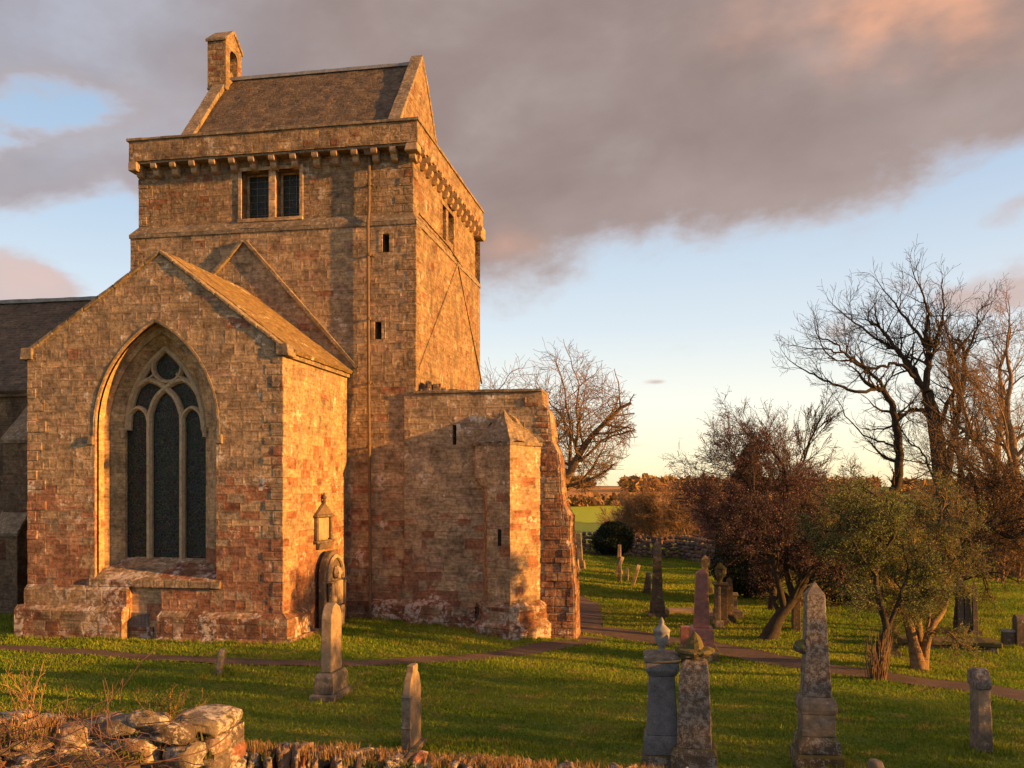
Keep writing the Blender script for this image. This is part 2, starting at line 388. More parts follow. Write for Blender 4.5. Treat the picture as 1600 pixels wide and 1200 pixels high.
def leafmat(name, c1, c2, c3, tr=.35):
    m, t, b = newmat(name); g = t.new('ShaderNodeNewGeometry')
    c = t.ramp(g.outputs['Random Per Island'], [(0, c1), (.45, c2), (.8, c3)])
    t.l.new(c, b.inputs['Base Color']); b.inputs['Roughness'].default_value = .6
    tl = t.new('ShaderNodeBsdfTranslucent'); t.l.new(c, tl.inputs[0]); mx = t.new('ShaderNodeMixShader'); mx.inputs[0].default_value = tr
    t.l.new(b.outputs[0], mx.inputs[1]); t.l.new(tl.outputs[0], mx.inputs[2])
    t.l.new(mx.outputs[0], [n for n in t.n if n.type == 'OUTPUT_MATERIAL'][0].inputs[0]); return m

M = {}
M['wall'] = masonry('coursed_sandstone', .235, .46, tint=(.84, .82, .79), red=(.72, .02), zr=(.6, 4.6), lichen=.05)
M['transept'] = masonry('transept_sandstone', .235, .44, tint=(.88, .86, .83), red=(.95, .02), zr=(.9, 5.6), lichen=.07, weather=.6)
M['gable_top'] = M['transept']
M['rubble'] = masonry('weathered_rubble', .22, .38, tint=(.70, .68, .65), red=(.05, .05), lichen=.1, relief=.055, weather=.95, streak=.45)
M['nave'] = masonry('nave_sandstone', .26, .52, red=(.55, .0), zr=(.2, 4.0), lichen=.08, tint=(.92, .95, .96), weather=.4)
M['redend'] = masonry('red_broken_sandstone', .22, .5, red=(1.0, .12), zr=(2.5, 6.5), lichen=.1, relief=.07, weather=.9, tint=(.8, .8, .8))
M['plinth'] = masonry('lichened_plinth', .36, .62, red=(.7, .3), zr=(0, 2), lichen=.42, relief=.05, streak=.95, tint=(.72, .72, .72), weather=.6)
M['dress'] = masonry('dressed_sandstone', .36, .9, red=(.35, 0), zr=(1.5, 4.0), lichen=.0, relief=.012, mortar=.014, weather=.25, tint=(1.12, 1.04, .92), streak=.1)
M['choir'] = masonry('choir_sandstone_shaded', .36, .62, red=(.1, .0), lichen=.1, tint=(.40, .38, .38), streak=.7)  # darker copy of the wall sandstone; the choir's shade is in the tint
M['turret'] = masonry('turret_sandstone', .25, .40, red=(.12, .1), lichen=.14, tint=(.98, .95, .90), weather=.45)
SL = [(0, (.045, .035, .025)), (.2, (.075, .057, .038)), (.4, (.055, .042, .029)), (.6, (.09, .068, .045)), (.8, (.065, .05, .035)), (.9, (.035, .028, .022)), (.97, (.12, .095, .065))]
M['slate'] = masonry('stone_slates', .115, .22, red=(0, 0), lichen=.0, pal=SL, relief=.03, mortar=.018, weather=.35, streak=.35)
M['slate_moss'] = masonry('mossy_slates', .115, .22, red=(0, 0), lichen=.1, pal=[(p, (c[0] * 2.3, c[1] * 2.1, c[2] * 1.4)) for p, c in SL], relief=.03, mortar=.018, weather=.4, moss=.6, streak=.2)
M['cope'] = stone('coping_stone', (.22, .165, .105), (.13, .10, .07), .30, (.36, .33, .28))
M['corbel'] = stone('corbel_stone', (.34, .24, .15), (.26, .17, .11), .1)
M['tracery'] = stone('tracery_stone', (.40, .31, .20), (.34, .26, .17), 0, rel=.004)
M['lead'] = plain('lead', (.22, .22, .23), .6, .2)
M['iron'] = plain('painted_downpipe', (.12, .078, .048), .7, 0)
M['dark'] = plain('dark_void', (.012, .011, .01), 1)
M['bell'] = plain('bronze_bell', (.10, .07, .03), .5, .8)
def glassmat():
    m, t, b = newmat('leaded_glass'); uv = t.new('ShaderNodeUVMap').outputs[0]; x, z, _ = t.sep(uv)
    vo = t.vor(uv, 11, 'DISTANCE_TO_EDGE')[0]; vc = t.vor(uv, 11)[1]
    lead = t.m('LESS_THAN', vo, .022)
    wire = t.m('LESS_THAN', t.m('FRACT', t.m('MULTIPLY', z, 22)), .2)
    bar = t.m('LESS_THAN', t.m('FRACT', t.m('MULTIPLY', z, 2.1)), .035)
    c = t.mix(.05, (.006, .010, .009), vc); c = t.mix(.6, c, (.005, .009, .007))
    c = t.mix(lead, c, (.085, .085, .075)); c = t.mix(t.m('MULTIPLY', wire, .35), c, (.035, .038, .033)); c = t.mix(bar, c, (.02, .02, .02))
    t.l.new(c, b.inputs['Base Color'])
    t.put(b.inputs['Roughness'], t.rng(t.noise(uv, 3, 2), .3, .7, .22, .5)); b.inputs['Specular IOR Level'].default_value = .14
    bump(t, b, t.m('ADD', vo, t.m('MULTIPLY', t.noise(uv, 6, 2), .4)), .02, .5)
    return m
M['glass'] = glassmat()
def grassmat(name, blade=False):
    m, t, b = newmat(name); pos = t.new('ShaderNodeNewGeometry').outputs['Position']
    n1 = t.noise(pos, .22, 5, .6); n2 = t.noise(pos, 1.6, 5, .65); n3 = t.noise(pos, 14, 4, .7)
    c = t.mix(t.rng(n1, .38, .62), (.105, .17, .015), (.205, .25, .03))
    c = t.mix(t.m('MULTIPLY', t.rng(n2, .50, .68), .75), c, (.27, .22, .055))
    c = t.mix(1, c, t.ramp(n3, [(.3, (.55, .6, .5)), (.5, (1, 1, 1)), (.72, (1.45, 1.4, 1.3))]), 'MULTIPLY')
    if blade:
        g = t.new('ShaderNodeNewGeometry').outputs['Random Per Island']
        c = t.mix(1, c, t.ramp(g, [(0, (.8, .88, .75)), (.5, (1.15, 1.15, 1)), (.93, (1.45, 1.4, 1.2)), (.985, (2.2, 1.8, 2.0))]), 'MULTIPLY')
        tl = t.new('ShaderNodeBsdfTranslucent'); t.l.new(c, tl.inputs[0]); mx = t.new('ShaderNodeMixShader'); mx.inputs[0].default_value = .35
        t.l.new(b.outputs[0], mx.inputs[1]); t.l.new(tl.outputs[0], mx.inputs[2]); t.l.new(mx.outputs[0], [n for n in t.n if n.type == 'OUTPUT_MATERIAL'][0].inputs[0])
    else: bump(t, b, t.m('ADD', n3, t.m('MULTIPLY', n2, .8)), .16)
    t.l.new(c, b.inputs['Base Color']); return m
M['grass'] = grassmat('turf'); M['blade'] = grassmat('grass_blades', True)
def landmat():
    m, t, b = newmat('ground_cover'); g = t.new('ShaderNodeNewGeometry'); pos = g.outputs['Position']; x, y, z = t.sep(pos)
    n1 = t.noise(pos, .22, 5, .6); n2 = t.noise(pos, 1.6, 5, .65); n3 = t.noise(pos, 14, 4, .7)
    c = t.mix(t.rng(n1, .38, .62), (.105, .17, .015), (.205, .25, .03))
    c = t.mix(t.m('MULTIPLY', t.rng(n2, .50, .68), .75), c, (.27, .22, .055))
    c = t.mix(1, c, t.ramp(n3, [(.3, (.55, .6, .5)), (.5, (1, 1, 1)), (.72, (1.45, 1.4, 1.3))]), 'MULTIPLY')
    vl = t.new('ShaderNodeVectorMath', operation='LENGTH'); t.l.new(pos, vl.inputs[0]); dist = vl.outputs[1]
    fld = t.vor(t.xyz(t.m('MULTIPLY', x, .008), t.m('MULTIPLY', y, .0035), 0), 1.0)[1]; fr, fg, fb = t.sep(fld)
    fc = t.ramp(fr, [(0, (.14, .20, .02)), (.3, (.44, .25, .08)), (.55, (.16, .22, .03)), (.72, (.38, .20, .06)), (.9, (.16, .20, .03))], 'CONSTANT')
    nh = t.noise(pos, .03, 6, .6); fc = t.mix(t.rng(nh, .5, .62), fc, (.11, .06, .028))
    for u0, d0, su, sd_, col in ((912, 385, 26, 75, (.30, .36, .012)), (1085, 330, 14, 40, (.26, .30, .02)), (905, 520, 50, 60, (.52, .26, .07)), (1010, 560, 60, 70, (.46, .22, .06)), (1120, 480, 40, 60, (.5, .27, .08))):
        ang = math.atan((u0 - 800) / FPX) - TH; cx, cy = d0 * math.sin(ang), d0 * math.cos(ang)
        a = t.m('DIVIDE', t.m('SUBTRACT', x, cx), su); bb_ = t.m('DIVIDE', t.m('SUBTRACT', y, cy), sd_)
        e = t.m('ADD', t.m('MAXIMUM', t.m('ABSOLUTE', a), t.m('ABSOLUTE', bb_)), t.m('MULTIPLY', t.m('SUBTRACT', t.noise(pos, .05, 3), .5), .5))
        fc = t.mix(t.rng(e, 1.03, .97), fc, col)
    c = t.mix(t.rng(dist, 80, 130), c, fc)
    t.l.new(c, b.inputs['Base Color'])
    bump(t, b, t.m('ADD', n3, t.m('MULTIPLY', n2, .8)), .16); return m
M['land'] = landmat()
M['bark'] = plain('bark', (.040, .031, .023), .95, 0, .4, 9, .02)
M['bark_warm'] = plain('bark_brown', (.17, .11, .06), .95, 0, .4, 9, .02)
M['twig'] = plain('purple_twigs', (.20, .11, .09), .9, 0, .3)
# ------------------------------------------------------------------ ground
def axis(lo, hi, fine_lo, fine_hi, st, g=1.16):
    a = list(np.arange(fine_lo, fine_hi + 1e-6, st)); s = st; v = fine_hi
    while v < hi: s *= g; v += s; a.append(v)
    s = st; v = fine_lo; L = []
    while v > lo: s *= g; v -= s; L.append(v)
    return L[::-1] + a
gxs = axis(-1800, 1800, -30, 34, .6); gys = axis(-300, 2600, -6, 70, .6)
V = [(x, y, gz(x, y)) for y in gys for x in gxs]; nx_ = len(gxs)
F_ = [(j * nx_ + i, j * nx_ + i + 1, (j + 1) * nx_ + i + 1, (j + 1) * nx_ + i) for j in range(len(gys) - 1) for i in range(nx_ - 1)]
setp(npmesh('ground', V, F_, M['land'], smooth=True), kind='structure')

def catmull(P, n=8):
    P = [Vector(p) for p in P]; out = []
    for i in range(len(P) - 1):
        a, b, c, d = P[max(i - 1, 0)], P[i], P[i + 1], P[min(i + 2, len(P) - 1)]
        for k in range(n):
            q = k / n; out.append(.5 * ((2 * b) + (c - a) * q + (2 * a - 5 * b + 4 * c - d) * q * q + (3 * b - a - 3 * c + d) * q ** 3))
    out.append(P[-1]); return out
def gravel():
    m, t, b = newmat('path_tarmac'); pos = t.new('ShaderNodeNewGeometry').outputs['Position']
    n = t.noise(pos, 40, 4, .7); n2 = t.noise(pos, 1.2, 4, .6)
    c = t.mix(t.rng(n2, .4, .65), (.085, .058, .046), (.12, .085, .066))
    t.l.new(t.mix(1, c, t.ramp(n, [(.3, (.6, .6, .6)), (.7, (1.4, 1.4, 1.4))]), 'MULTIPLY'), b.inputs['Base Color']); bump(t, b, n, .02); return m
M['path'] = gravel()
PATHS = []
def strip(name, pts, ws):
    """pts along the centre line on the ground, ws half widths"""
    c = catmull([Vector((p[0], p[1], w)) for p, w in zip(pts, ws)], 22)
    V = []; m = 7
    for i, p in enumerate(c):
        d = (c[min(i + 1, len(c) - 1)] - c[max(i - 1, 0)]); d = Vector((d.x, d.y, 0)).normalized(); nn = Vector((-d.y, d.x, 0))
        for k in range(m):
            s = -1 + 2 * k / (m - 1); e = .07 * noise.noise(Vector((p.x * 1.1, p.y * 1.1, s))) * abs(s)
            q = Vector((p.x, p.y, 0)) + nn * (s * p.z + e * 2); V.append((q.x, q.y, gz(q.x, q.y) + .022))
    F_ = [(i * m + k, i * m + k + 1, (i + 1) * m + k + 1, (i + 1) * m + k) for i in range(len(c) - 1) for k in range(m - 1)]
    setp(npmesh(name, V, F_, M['path'], smooth=True), kind='structure')
    PATHS.append(np.array([(p.x, p.y, p.z) for p in c]))
strip('footpath', [G(-120, 1000)[0], G(0, 1012)[0], G(160, 1022)[0], G(320, 1032)[0], G(500, 1037)[0], G(690, 1031)[0], G(830, 1016)[0], G(930, 998)[0]], [.32, .32, .33, .34, .34, .38, .45, .5])
strip('churchyard_path', [(-6.2, 40.5, 0), (-3.8, 35.5, 0), G(905, 978)[0], G(962, 988)[0], G(1100, 1010)[0], G(1220, 1033)[0], G(1350, 1053)[0], G(1480, 1071)[0], G(1620, 1092)[0], G(1800, 1120)[0]], [.6, .7, .85, .8, .68, .66, .66, .66, .66, .7])

# grass blades on the lawns
def blades():
    rg = np.random.default_rng(3)
    N = 3000000
    x = rg.uniform(-24, 20, N); y = rg.uniform(8.5, 70, N)
    d = -x * math.sin(TH) + y * math.cos(TH); l = x * math.cos(TH) + y * math.sin(TH)
    keep = (d > 9.5) & (np.abs(l) < d * .62 + 2) & (rg.random(N) < np.clip(13 / d, 0, 1) ** 1.1)
    keep &= ~((x < -7.9) & (y > 27.0)) & ~((x < -10.0) & (x > -18) & (y > 22.3)) & ~((x < -17) & (y > 26))
    keep &= ~((x < -2.9) & (y > 26.9) & (y < 28.4))
    x, y, d = x[keep], y[keep], d[keep]
    for P in PATHS:
        for px_, py_, w in P[::3]: 
            k = (x - px_) ** 2 + (y - py_) ** 2 > (w * .97) ** 2; x, y, d = x[k], y[k], d[k]
    n = len(x); z = np.array([gz(a, b) for a, b in zip(x, y)])
    cl = np.array([noise.noise(Vector((a * .9, b * .9, 0))) for a, b in zip(x, y)])
    h = rg.uniform(.025, .06, n) * (1 + .7 * cl) * (1 + np.clip(d - 14, 0, 30) / 45); w = rg.uniform(.004, .008, n) * (1 + d / 16)
    a = rg.uniform(0, 2 * PI, n); lx = rg.normal(0, .022, n); ly = rg.normal(0, .022, n)
    V = np.empty((n, 3, 3), 'f')
    V[:, 0] = np.stack([x - w * np.cos(a), y - w * np.sin(a), z - .005], 1); V[:, 1] = np.stack([x + w * np.cos(a), y + w * np.sin(a), z - .005], 1)
    V[:, 2] = np.stack([x + lx, y + ly, z + h], 1)
    o = npmesh('grass', V.reshape(-1, 3), np.arange(n * 3).reshape(-1, 3), M['blade']); setp(o, 'short mown green grass of the churchyard lawn', 'grass', kind='stuff')
    print('blades', n)
blades()

# ------------------------------------------------------------------ church
church = thing('church', 'old sandstone church with square tower, bellcote and tall arched window', 'church', (0, 0, 0))
def quoins(xc, yc, z0, z1, mat, sx, sy, seed=1, parent=church, h=.30, proud=.022):
    """alternating corner stones; sx, sy = direction in which the wall continues"""
    r = random.Random(seed); mb = MB(); z = z0; k = 0
    while z < z1 - .12:
        hh = min(h * r.uniform(.75, 1.25), z1 - z); a, b = (.52, .30) if k % 2 else (.30, .50)
        a *= r.uniform(.85, 1.15); b *= r.uniform(.85, 1.15); e = proud * r.uniform(.15, 1.0); f = proud * r.uniform(.15, 1.0)
        x0, x1 = sorted((xc - sx * e, xc + sx * a)); y0, y1 = sorted((yc - sy * f, yc + sy * b))
        mb.box(x0, x1, y0, y1, z + .006, z + hh - .006); z += hh; k += 1
    return mb.build('quoins', mat, parent, bevel=.018)
def arch(cx, w, zs, rise, z0, n=14):
    """pointed arch outline, clockwise from bottom left"""
    c = (rise * rise - w * w) / (2 * w); Rr = w + c; P = [(cx - w, z0), (cx - w, zs)]
    a1 = math.acos(c / Rr)
    for i in range(1, n + 1):
        a = a1 * i / n; P.append((cx + c - Rr * math.cos(a), zs + Rr * math.sin(a)))
    Q = [(2 * cx - x, z) for x, z in P[:-1]][::-1]
    return P + Q
# --- transept
TX0, TX1, TY = xY(43, 22.4), xY(442, 22.4), 22.4
TA = xY(250, TY); ZA = zY(250, 397, TY); ZE = zY(446, 545, TY); ZEL = zY(50, 552, TY)
WY = 27.16
def rect(x0, x1, z0, z1): return [(x0, z0), (x0, z1), (x1, z1), (x1, z0)]
wx0, wx1 = xY(148, TY), xY(338, TY); wc = (wx0 + wx1) / 2; ww = (wx1 - wx0) / 2
wz0, wzs, wza = zY(240, 905, TY), zY(240, 668, TY), zY(240, 503, TY)
big = arch(wc, ww, wzs, wza - wzs, wz0)
nx0, nx1 = xY(203, TY), xY(252, TY); nz0, nz1 = -.3, zY(230, 916, TY)
MB().panel([(TX0, -.9), (TX0, ZEL), (TA, ZA), (TX1, ZE), (TX1, -.9)], [big, rect(nx0, nx1, -.3, nz1)], TY, .10).build('transept_front_wall', M['transept'], church)
# splayed inner order, from the face reveal down to the tracery plane
Y1_, Y2_ = TY + .42, TY + .86
wc2 = (xY(320, Y2_) + xY(197, Y2_)) / 2
inn = arch(wc2, xY(320, Y2_) / 2 - xY(197, Y2_) / 2 + .03, wzs + .02, zY(260, 543, Y2_) - wzs - .02, wz0 + .45)
mb = MB()
outer = big; inner = inn
mr = MB(); ra = [mr.b.verts.new((x, TY + .18, z)) for x, z in big]; rb = [mr.b.verts.new((x, TY + .43, z)) for x, z in big]
for i in range(len(ra) - 1): mr.b.faces.new((ra[i], ra[i + 1], rb[i + 1], rb[i]))
mr.build('window_reveal', M['dress'], church)
va = [mb.b.verts.new((x, Y1_, z)) for x, z in outer]; vm = []; vb = []
for (x0, z0), (x1, z1) in zip(outer, inner):
    vm.append(mb.b.verts.new((x0 * .62 + x1 * .38, Y1_ + .03, z0 * .62 + z1 * .38))); vb.append(mb.b.verts.new((x1, Y2_, z1)))
vc = [mb.b.verts.new((x * .62 + a * .38, Y1_ + .10, z * .62 + b * .38)) for (x, z), (a, b) in zip(outer, inner)]
for A, B in ((va, vm), (vm, vc), (vc, vb)):
    for i in range(len(A) - 1): mb.b.faces.new((A[i], A[i + 1], B[i + 1], B[i]))
vd = [mb.b.verts.new((x, Y2_ + .35, z)) for x, z in inner]
for i in range(len(vb)): j = (i + 1) % len(vb); mb.b.faces.new((vb[i], vb[j], vd[j], vd[i]))
mb.build('window_splay', M['dress'], church)
# hood mould following the outer arch
hood = [Vector((x, TY + .035, z)) for x, z in arch(wc, ww + .06, wzs - .05, wza - wzs + .11, wzs - .25)]
MB().tube(hood, .055, 6).build('hood_mould', M['cope'], church, rough=.015)
for x in (wc - ww - .10, wc + ww + .10): MB().box(x - .10, x + .10, TY - .09, TY + .02, wzs - .45, wzs - .2, (.03, .03, .03, 0)).build('hood_stop', M['cope'], church, bevel=.02, cut=.08, rough=.02)
# sloping sill
mb = MB(); sx0, sx1 = wx0 - .02, wx1 + .02
mb.prism([(TY - .07, wz0 - .22), (TY - .07, wz0 - .02), (Y2_ + .05, wz0 + .52), (Y2_ + .05, wz0 - .16)], sx0 - .12, sx1 + .12, 'X')
mb.build('window_sill', M['plinth'], church, bevel=.015, cut=.2, rough=.015)
# tracery window
wn = bpy.data.objects.new('tracery_window', None); C.objects.link(wn); wn.parent = church
YT = Y2_ + .02
def tp(*l): return [onY(x, y, YT)[0::2] for x, y in l]
def sm2(l, n=5): return [(p.x, p.y) for p in catmull([Vector((a, b, 0)) for a, b in l], n)]
def mirror(l, c=261.5): return [(2 * c - x, y) for x, y in l]
Lm = [(233, 880), (233, 740), (233, 660), (236, 640), (244, 621), (259, 606), (273, 597), (287, 594), (300, 602), (311, 620), (317, 645)]
MB().bar(sm2(tp(*Lm)), .085, YT - .07, YT + .16).build('mullion', M['tracery'], wn)
MB().bar(sm2(tp(*mirror(Lm, 258.5))), .085, YT - .068, YT + .158).build('mullion', M['tracery'], wn)
Hd = [(199, 668), (202, 650), (208, 641), (216, 637), (224, 641), (230, 650), (233, 668)]
MB().bar(sm2(tp(*Hd)), .06, YT - .06, YT + .15).build('light_head', M['tracery'], wn)
MB().bar(sm2(tp(*[(x + 84, y) for x, y in Hd])), .06, YT - .06, YT + .15).build('light_head', M['tracery'], wn)
ci = [(261.5 + 22.5 * math.sin(a) * (1 if abs(math.sin(a)) > .3 else .95), 573 - (24 + (7 if math.cos(a) > .85 else 0)) * math.cos(a)) for a in [2 * PI * i / 20 for i in range(20)]]
MB().bar(tp(*ci), .065, YT - .064, YT + .155, closed=True).build('tracery_eye', M['tracery'], wn)
for f in (lambda l: l, lambda l: mirror(l, 259.5)):
    MB().bar(sm2(tp(*f([(209, 610), (220, 602), (233, 592), (243, 584)]))), .055, YT - .055, YT + .14).build('tracery_bar', M['tracery'], wn)
MB().bar([(wc2 + (x - wc2) * .95, z - .02) for x, z in inn[1:-1]], .10, YT - .075, YT + .15).build('window_arch_rib', M['tracery'], wn)
MB().bar(tp((196, 880), (322, 877)), .07, YT - .05, YT + .16).build('window_base', M['tracery'], wn)
MB().prism(inn, YT + .09, YT + .12).build('leaded_glass', M['glass'], wn)
for x in (inn[1][0] - .02, inn[-2][0] + .02):
    MB().lathe([(.07, 0), (.07, .10), (.12, .22), (.12, .27), (.09, .27)], (x, YT - .1), 8, wzs - .22).build('capital', M['tracery'], wn)
# niche with the iron vent
MB().box(nx0 - .05, nx1 + .05, TY + .095, TY + .2, -.3, nz1 + .05).build('niche_back', M['dress'], church)
gr = bpy.data.objects.new('vent_grille', None); C.objects.link(gr); gr.parent = church
gx0, gx1, gz0, gz1 = xY(211, TY + .36), xY(241, TY + .36), zY(225, 975, TY + .36), zY(225, 956, TY + .36)
MB().box(gx0 - .2, gx1 + .16, TY + .02, TY + .08, -.3, gz0 - .03).build('vent_base', M['plinth'], gr)
mb = MB()
for i in range(15):
    x = gx0 + (gx1 - gx0) * i / 14; mb.box(x - .007, x + .007, TY + .055, TY + .08, gz0, gz1)
mb.box(gx0 - .02, gx1 + .02, TY + .05, TY + .07, gz1, gz1 + .02); mb.box(gx0 - .02, gx1 + .02, TY + .05, TY + .07, gz0 - .02, gz0)
mb.build('vent_bars', M['lead'], gr)
# side walls
MB().panel([(TY + .0, -.9), (TY, ZE), (WY, ZE), (WY, -.9)], [], TX1, 1, 'X').build('transept_side_wall', M['transept'], church)
MB().panel([(TY + .0, -.9), (TY, ZEL), (WY + .5, ZEL), (WY + .5, -.9)], [], TX0, 1, 'X').build('transept_side_wall', M['transept'], church)
quoins(TX1, TY, .7, ZE, M['transept'], -1, 1, 3); quoins(TX0, TY, 1.4, ZEL, M['transept'], 1, 1, 4)
# plinths
pz1, pz2 = zY(120, 948, TY - .35), zY(120, 915, TY - .15); xs = xY(203, TY); xn = xY(252, TY)
def plinth(x0, x1, y0, y1, z0, z1, s=.12, **k):
    return MB().box(x0, x1, y0, y1, z0, z1 - s).box(x0 + .0, x1 - .0, y0, y1, z1 - s + .001, z1, (0.0, 0.0, s * 1.1, 0)).build('plinth', M['plinth'], church, cut=.22, rough=.018, **k)
plinth(xY(22, TY - .34), xs - .03, TY - .34, TY, -.6, pz1); plinth(xY(38, TY - .16), xs + .0, TY - .16, TY - .002, pz1 - .02, pz2)
pz3 = zY(340, 958, TY - .22)
mb = MB(); q = .22
mb.prism([(xn, TY - q), (TX1 + q, TY - q), (TX1 + q, TY + 1.35), (TX1, TY + 1.35), (TX1, TY), (xn, TY)], -.6, pz3 - .14, 'Z')
A = [(xn, TY - q), (TX1 + q, TY - q), (TX1 + q, TY + 1.35)]; B = [(xn, TY), (TX1, TY), (TX1, TY + 1.35)]
for i in range(2): mb.quad((*A[i], pz3 - .139), (*A[i + 1], pz3 - .139), (*B[i + 1], pz3), (*B[i], pz3))
mb.build('plinth', M['plinth'], church, cut=.2, rough=.02)
mb = MB().prism([(TY - .42, -.7), (TY - .40, -.05), (TY - .22, .1), (TY - .2, -.7)], xn, TX1 + .3, 'X'); mb.build('plinth_footing', M['plinth'], church, cut=.2, rough=.05)
mb = MB().box(TX1 + .05, TX1 + .5, TY - .3, TY + 2.0, -.6, .12, (0, .2, .1, .1)); mb.build('plinth_footing', M['plinth'], church, cut=.18, rough=.06)
# roof of the transept
def slab(mb, a, b, c, d, th=.1):
    n = (Vector(b) - Vector(a)).cross(Vector(d) - Vector(a)).normalized() * th
    P = [Vector(p) for p in (a, b, c, d)]; t_ = [mb.b.verts.new(p) for p in P]; u = [mb.b.verts.new(p - n) for p in P]
    mb.b.faces.new(t_); mb.b.faces.new(u[::-1])
    for i in range(4): j = (i + 1) % 4; mb.b.faces.new((t_[i], t_[j], u[j], u[i]))
sl = (ZA - ZE) / (TX1 - TA)
rx = TX1 + .16; rz = ZE - .16 * sl
roof = MB(); slab(roof, (TA, TY + .3, ZA + .02), (TA, WY, ZA + .02), (rx, WY, rz + .04), (rx, TY + .3, rz + .04))
slr = (ZA - ZEL) / (TA - TX0); slab(roof, (TA, WY, ZA + .02), (TA, TY + .3, ZA + .02), (TX0 - .16, TY + .3, ZEL - .16 * slr + .04), (TX0 - .16, WY, ZEL - .16 * slr + .04))
ro = roof.build('transept_roof', M['slate_moss'], church, cut=.3, rough=.025)
me = ro.data; uv = me.uv_layers[0].data
for lp in me.loops:
    c = me.vertices[lp.vertex_index].co; uv[lp.index].uv = (c.y, math.hypot(c.x - TA, c.z - ZA))
mb = MB()   # gable skews
for sx, xe, ze in ((1, TX1, ZE), (-1, TX0, ZEL)):
    n = 9
    for i in range(n):
        a = Vector((TA, ZA + .10)).lerp(Vector((xe + sx * .10, ze + .02)), i / n); b_ = Vector((TA, ZA + .10)).lerp(Vector((xe + sx * .10, ze + .02)), (i + .985) / n)
        k = rnd.uniform(-.012, .012)
        mb.prism([(a.x, a.y + .03 + k), (b_.x, b_.y + .03 + k), (b_.x, b_.y - .09), (a.x, a.y - .09)], TY - .05 + k, TY + .36)
mb.build('gable_coping', M['cope'], church, bevel=.02, cut=.2, rough=.015)
for sx, xe, ze in ((1, TX1, ZE), (-1, TX0, ZEL)):
    a, b_ = sorted((xe - sx * .18, xe + sx * .20)); MB().box(a, b_, TY - .08, TY + .40, ze - .18, ze + .14, (.05 if sx < 0 else 0, .05 if sx > 0 else 0, 0, 0)).build('kneeler', M['cope'], church, bevel=.02, cut=.12, rough=.02)
MB().box(TX1 - .05, TX1 + .10, TY + .42, WY, ZE - .19, ZE - .05).build('eaves_course', M['cope'], church, cut=.3, rough=.012)

# --- tower
LX0, LX1 = xY(204, WY), xY(650, WY); LY1 = 36.4; ZS = 12.3
UY = WY + .22; UX0, UX1 = xY(217, UY), xY(645.5, UY); UY1 = LY1 - .2; ZU = 14.95
def R2(a, b, c, d, Y): return rect(xY(a, Y), xY(b, Y), zY((a + b) / 2, d, Y), zY((a + b) / 2, c, Y))
slit1, slit2 = R2(598, 608, 366, 394, WY), R2(586, 596, 503, 530, WY)
MB().panel([(LX0, -1), (LX0, ZS), (LX1, ZS), (LX1, -1)], [slit1, slit2], WY, .6).build('tower_wall', M['wall'], church)
MB().panel([(WY, -1), (WY, ZS), (LY1, ZS), (LY1, -1)], [], LX1, 1, 'X').build('tower_wall', M['rubble'], church)
MB().panel([(WY, -1), (WY, ZS), (LY1, ZS), (LY1, -1)], [], LX0, 1, 'X').build('tower_wall', M['rubble'], church)
MB().quad((LX0, LY1, -1), (LX1, LY1, -1), (LX1, LY1, ZS), (LX0, LY1, ZS)); 
mb = MB(); mb.quad((LX0, LY1, -1), (LX1, LY1, -1), (LX1, LY1, ZU), (LX0, LY1, ZU)); mb.build('tower_wall', M['rubble'], church)
# set-off between the stages
mb = MB(); A = [(LX0 - .03, WY - .04), (LX1 + .03, WY - .04), (LX1 + .03, LY1), (LX0 - .03, LY1)]; B = [(UX0, UY), (UX1, UY), (UX1, UY1), (UX0, UY1)]
for i in range(4):
    j = (i + 1) % 4; mb.quad((*A[i], ZS), (*A[j], ZS), (*B[j], ZS + .30), (*B[i], ZS + .30)); mb.quad((*A[i], ZS - .12), (*A[j], ZS - .12), (*A[j], ZS), (*A[i], ZS))
mb.build('string_course', M['cope'], church, cut=.25, rough=.02)
w1, w2 = R2(378, 420, 267, 342, UY), R2(431, 468, 264, 338, UY)
wzb, wzt = min(w1[0][1], w2[0][1]), max(w1[1][1], w2[1][1])
w1 = rect(w1[0][0], w1[2][0], wzb, wzt); w2 = rect(w2[0][0], w2[2][0], wzb, wzt)
MB().panel([(UX0, ZS), (UX0, ZU), (UX1, ZU), (UX1, ZS)], [w1, w2], UY, .45).build('tower_upper_wall', M['rubble'], church)
sw = []
for a, b in ((690, 697), (700.5, 708)):
    y0, y1 = onX(a, 350, UX1)[1], onX(b, 350, UX1)[1]; sw.append([(y0, onX(a, 375, UX1)[2]), (y0, onX(a, 318, UX1)[2]), (y1, onX(a, 318, UX1)[2]), (y1, onX(a, 375, UX1)[2])])
MB().panel([(UY, ZS), (UY, ZU), (UY1, ZU), (UY1, ZS)], sw, UX1, .4, 'X', -1).build('tower_upper_wall', M['rubble'], church)
MB().panel([(UY, ZS), (UY, ZU), (UY1, ZU), (UY1, ZS)], [], UX0, .4, 'X').build('tower_upper_wall', M['rubble'], church)
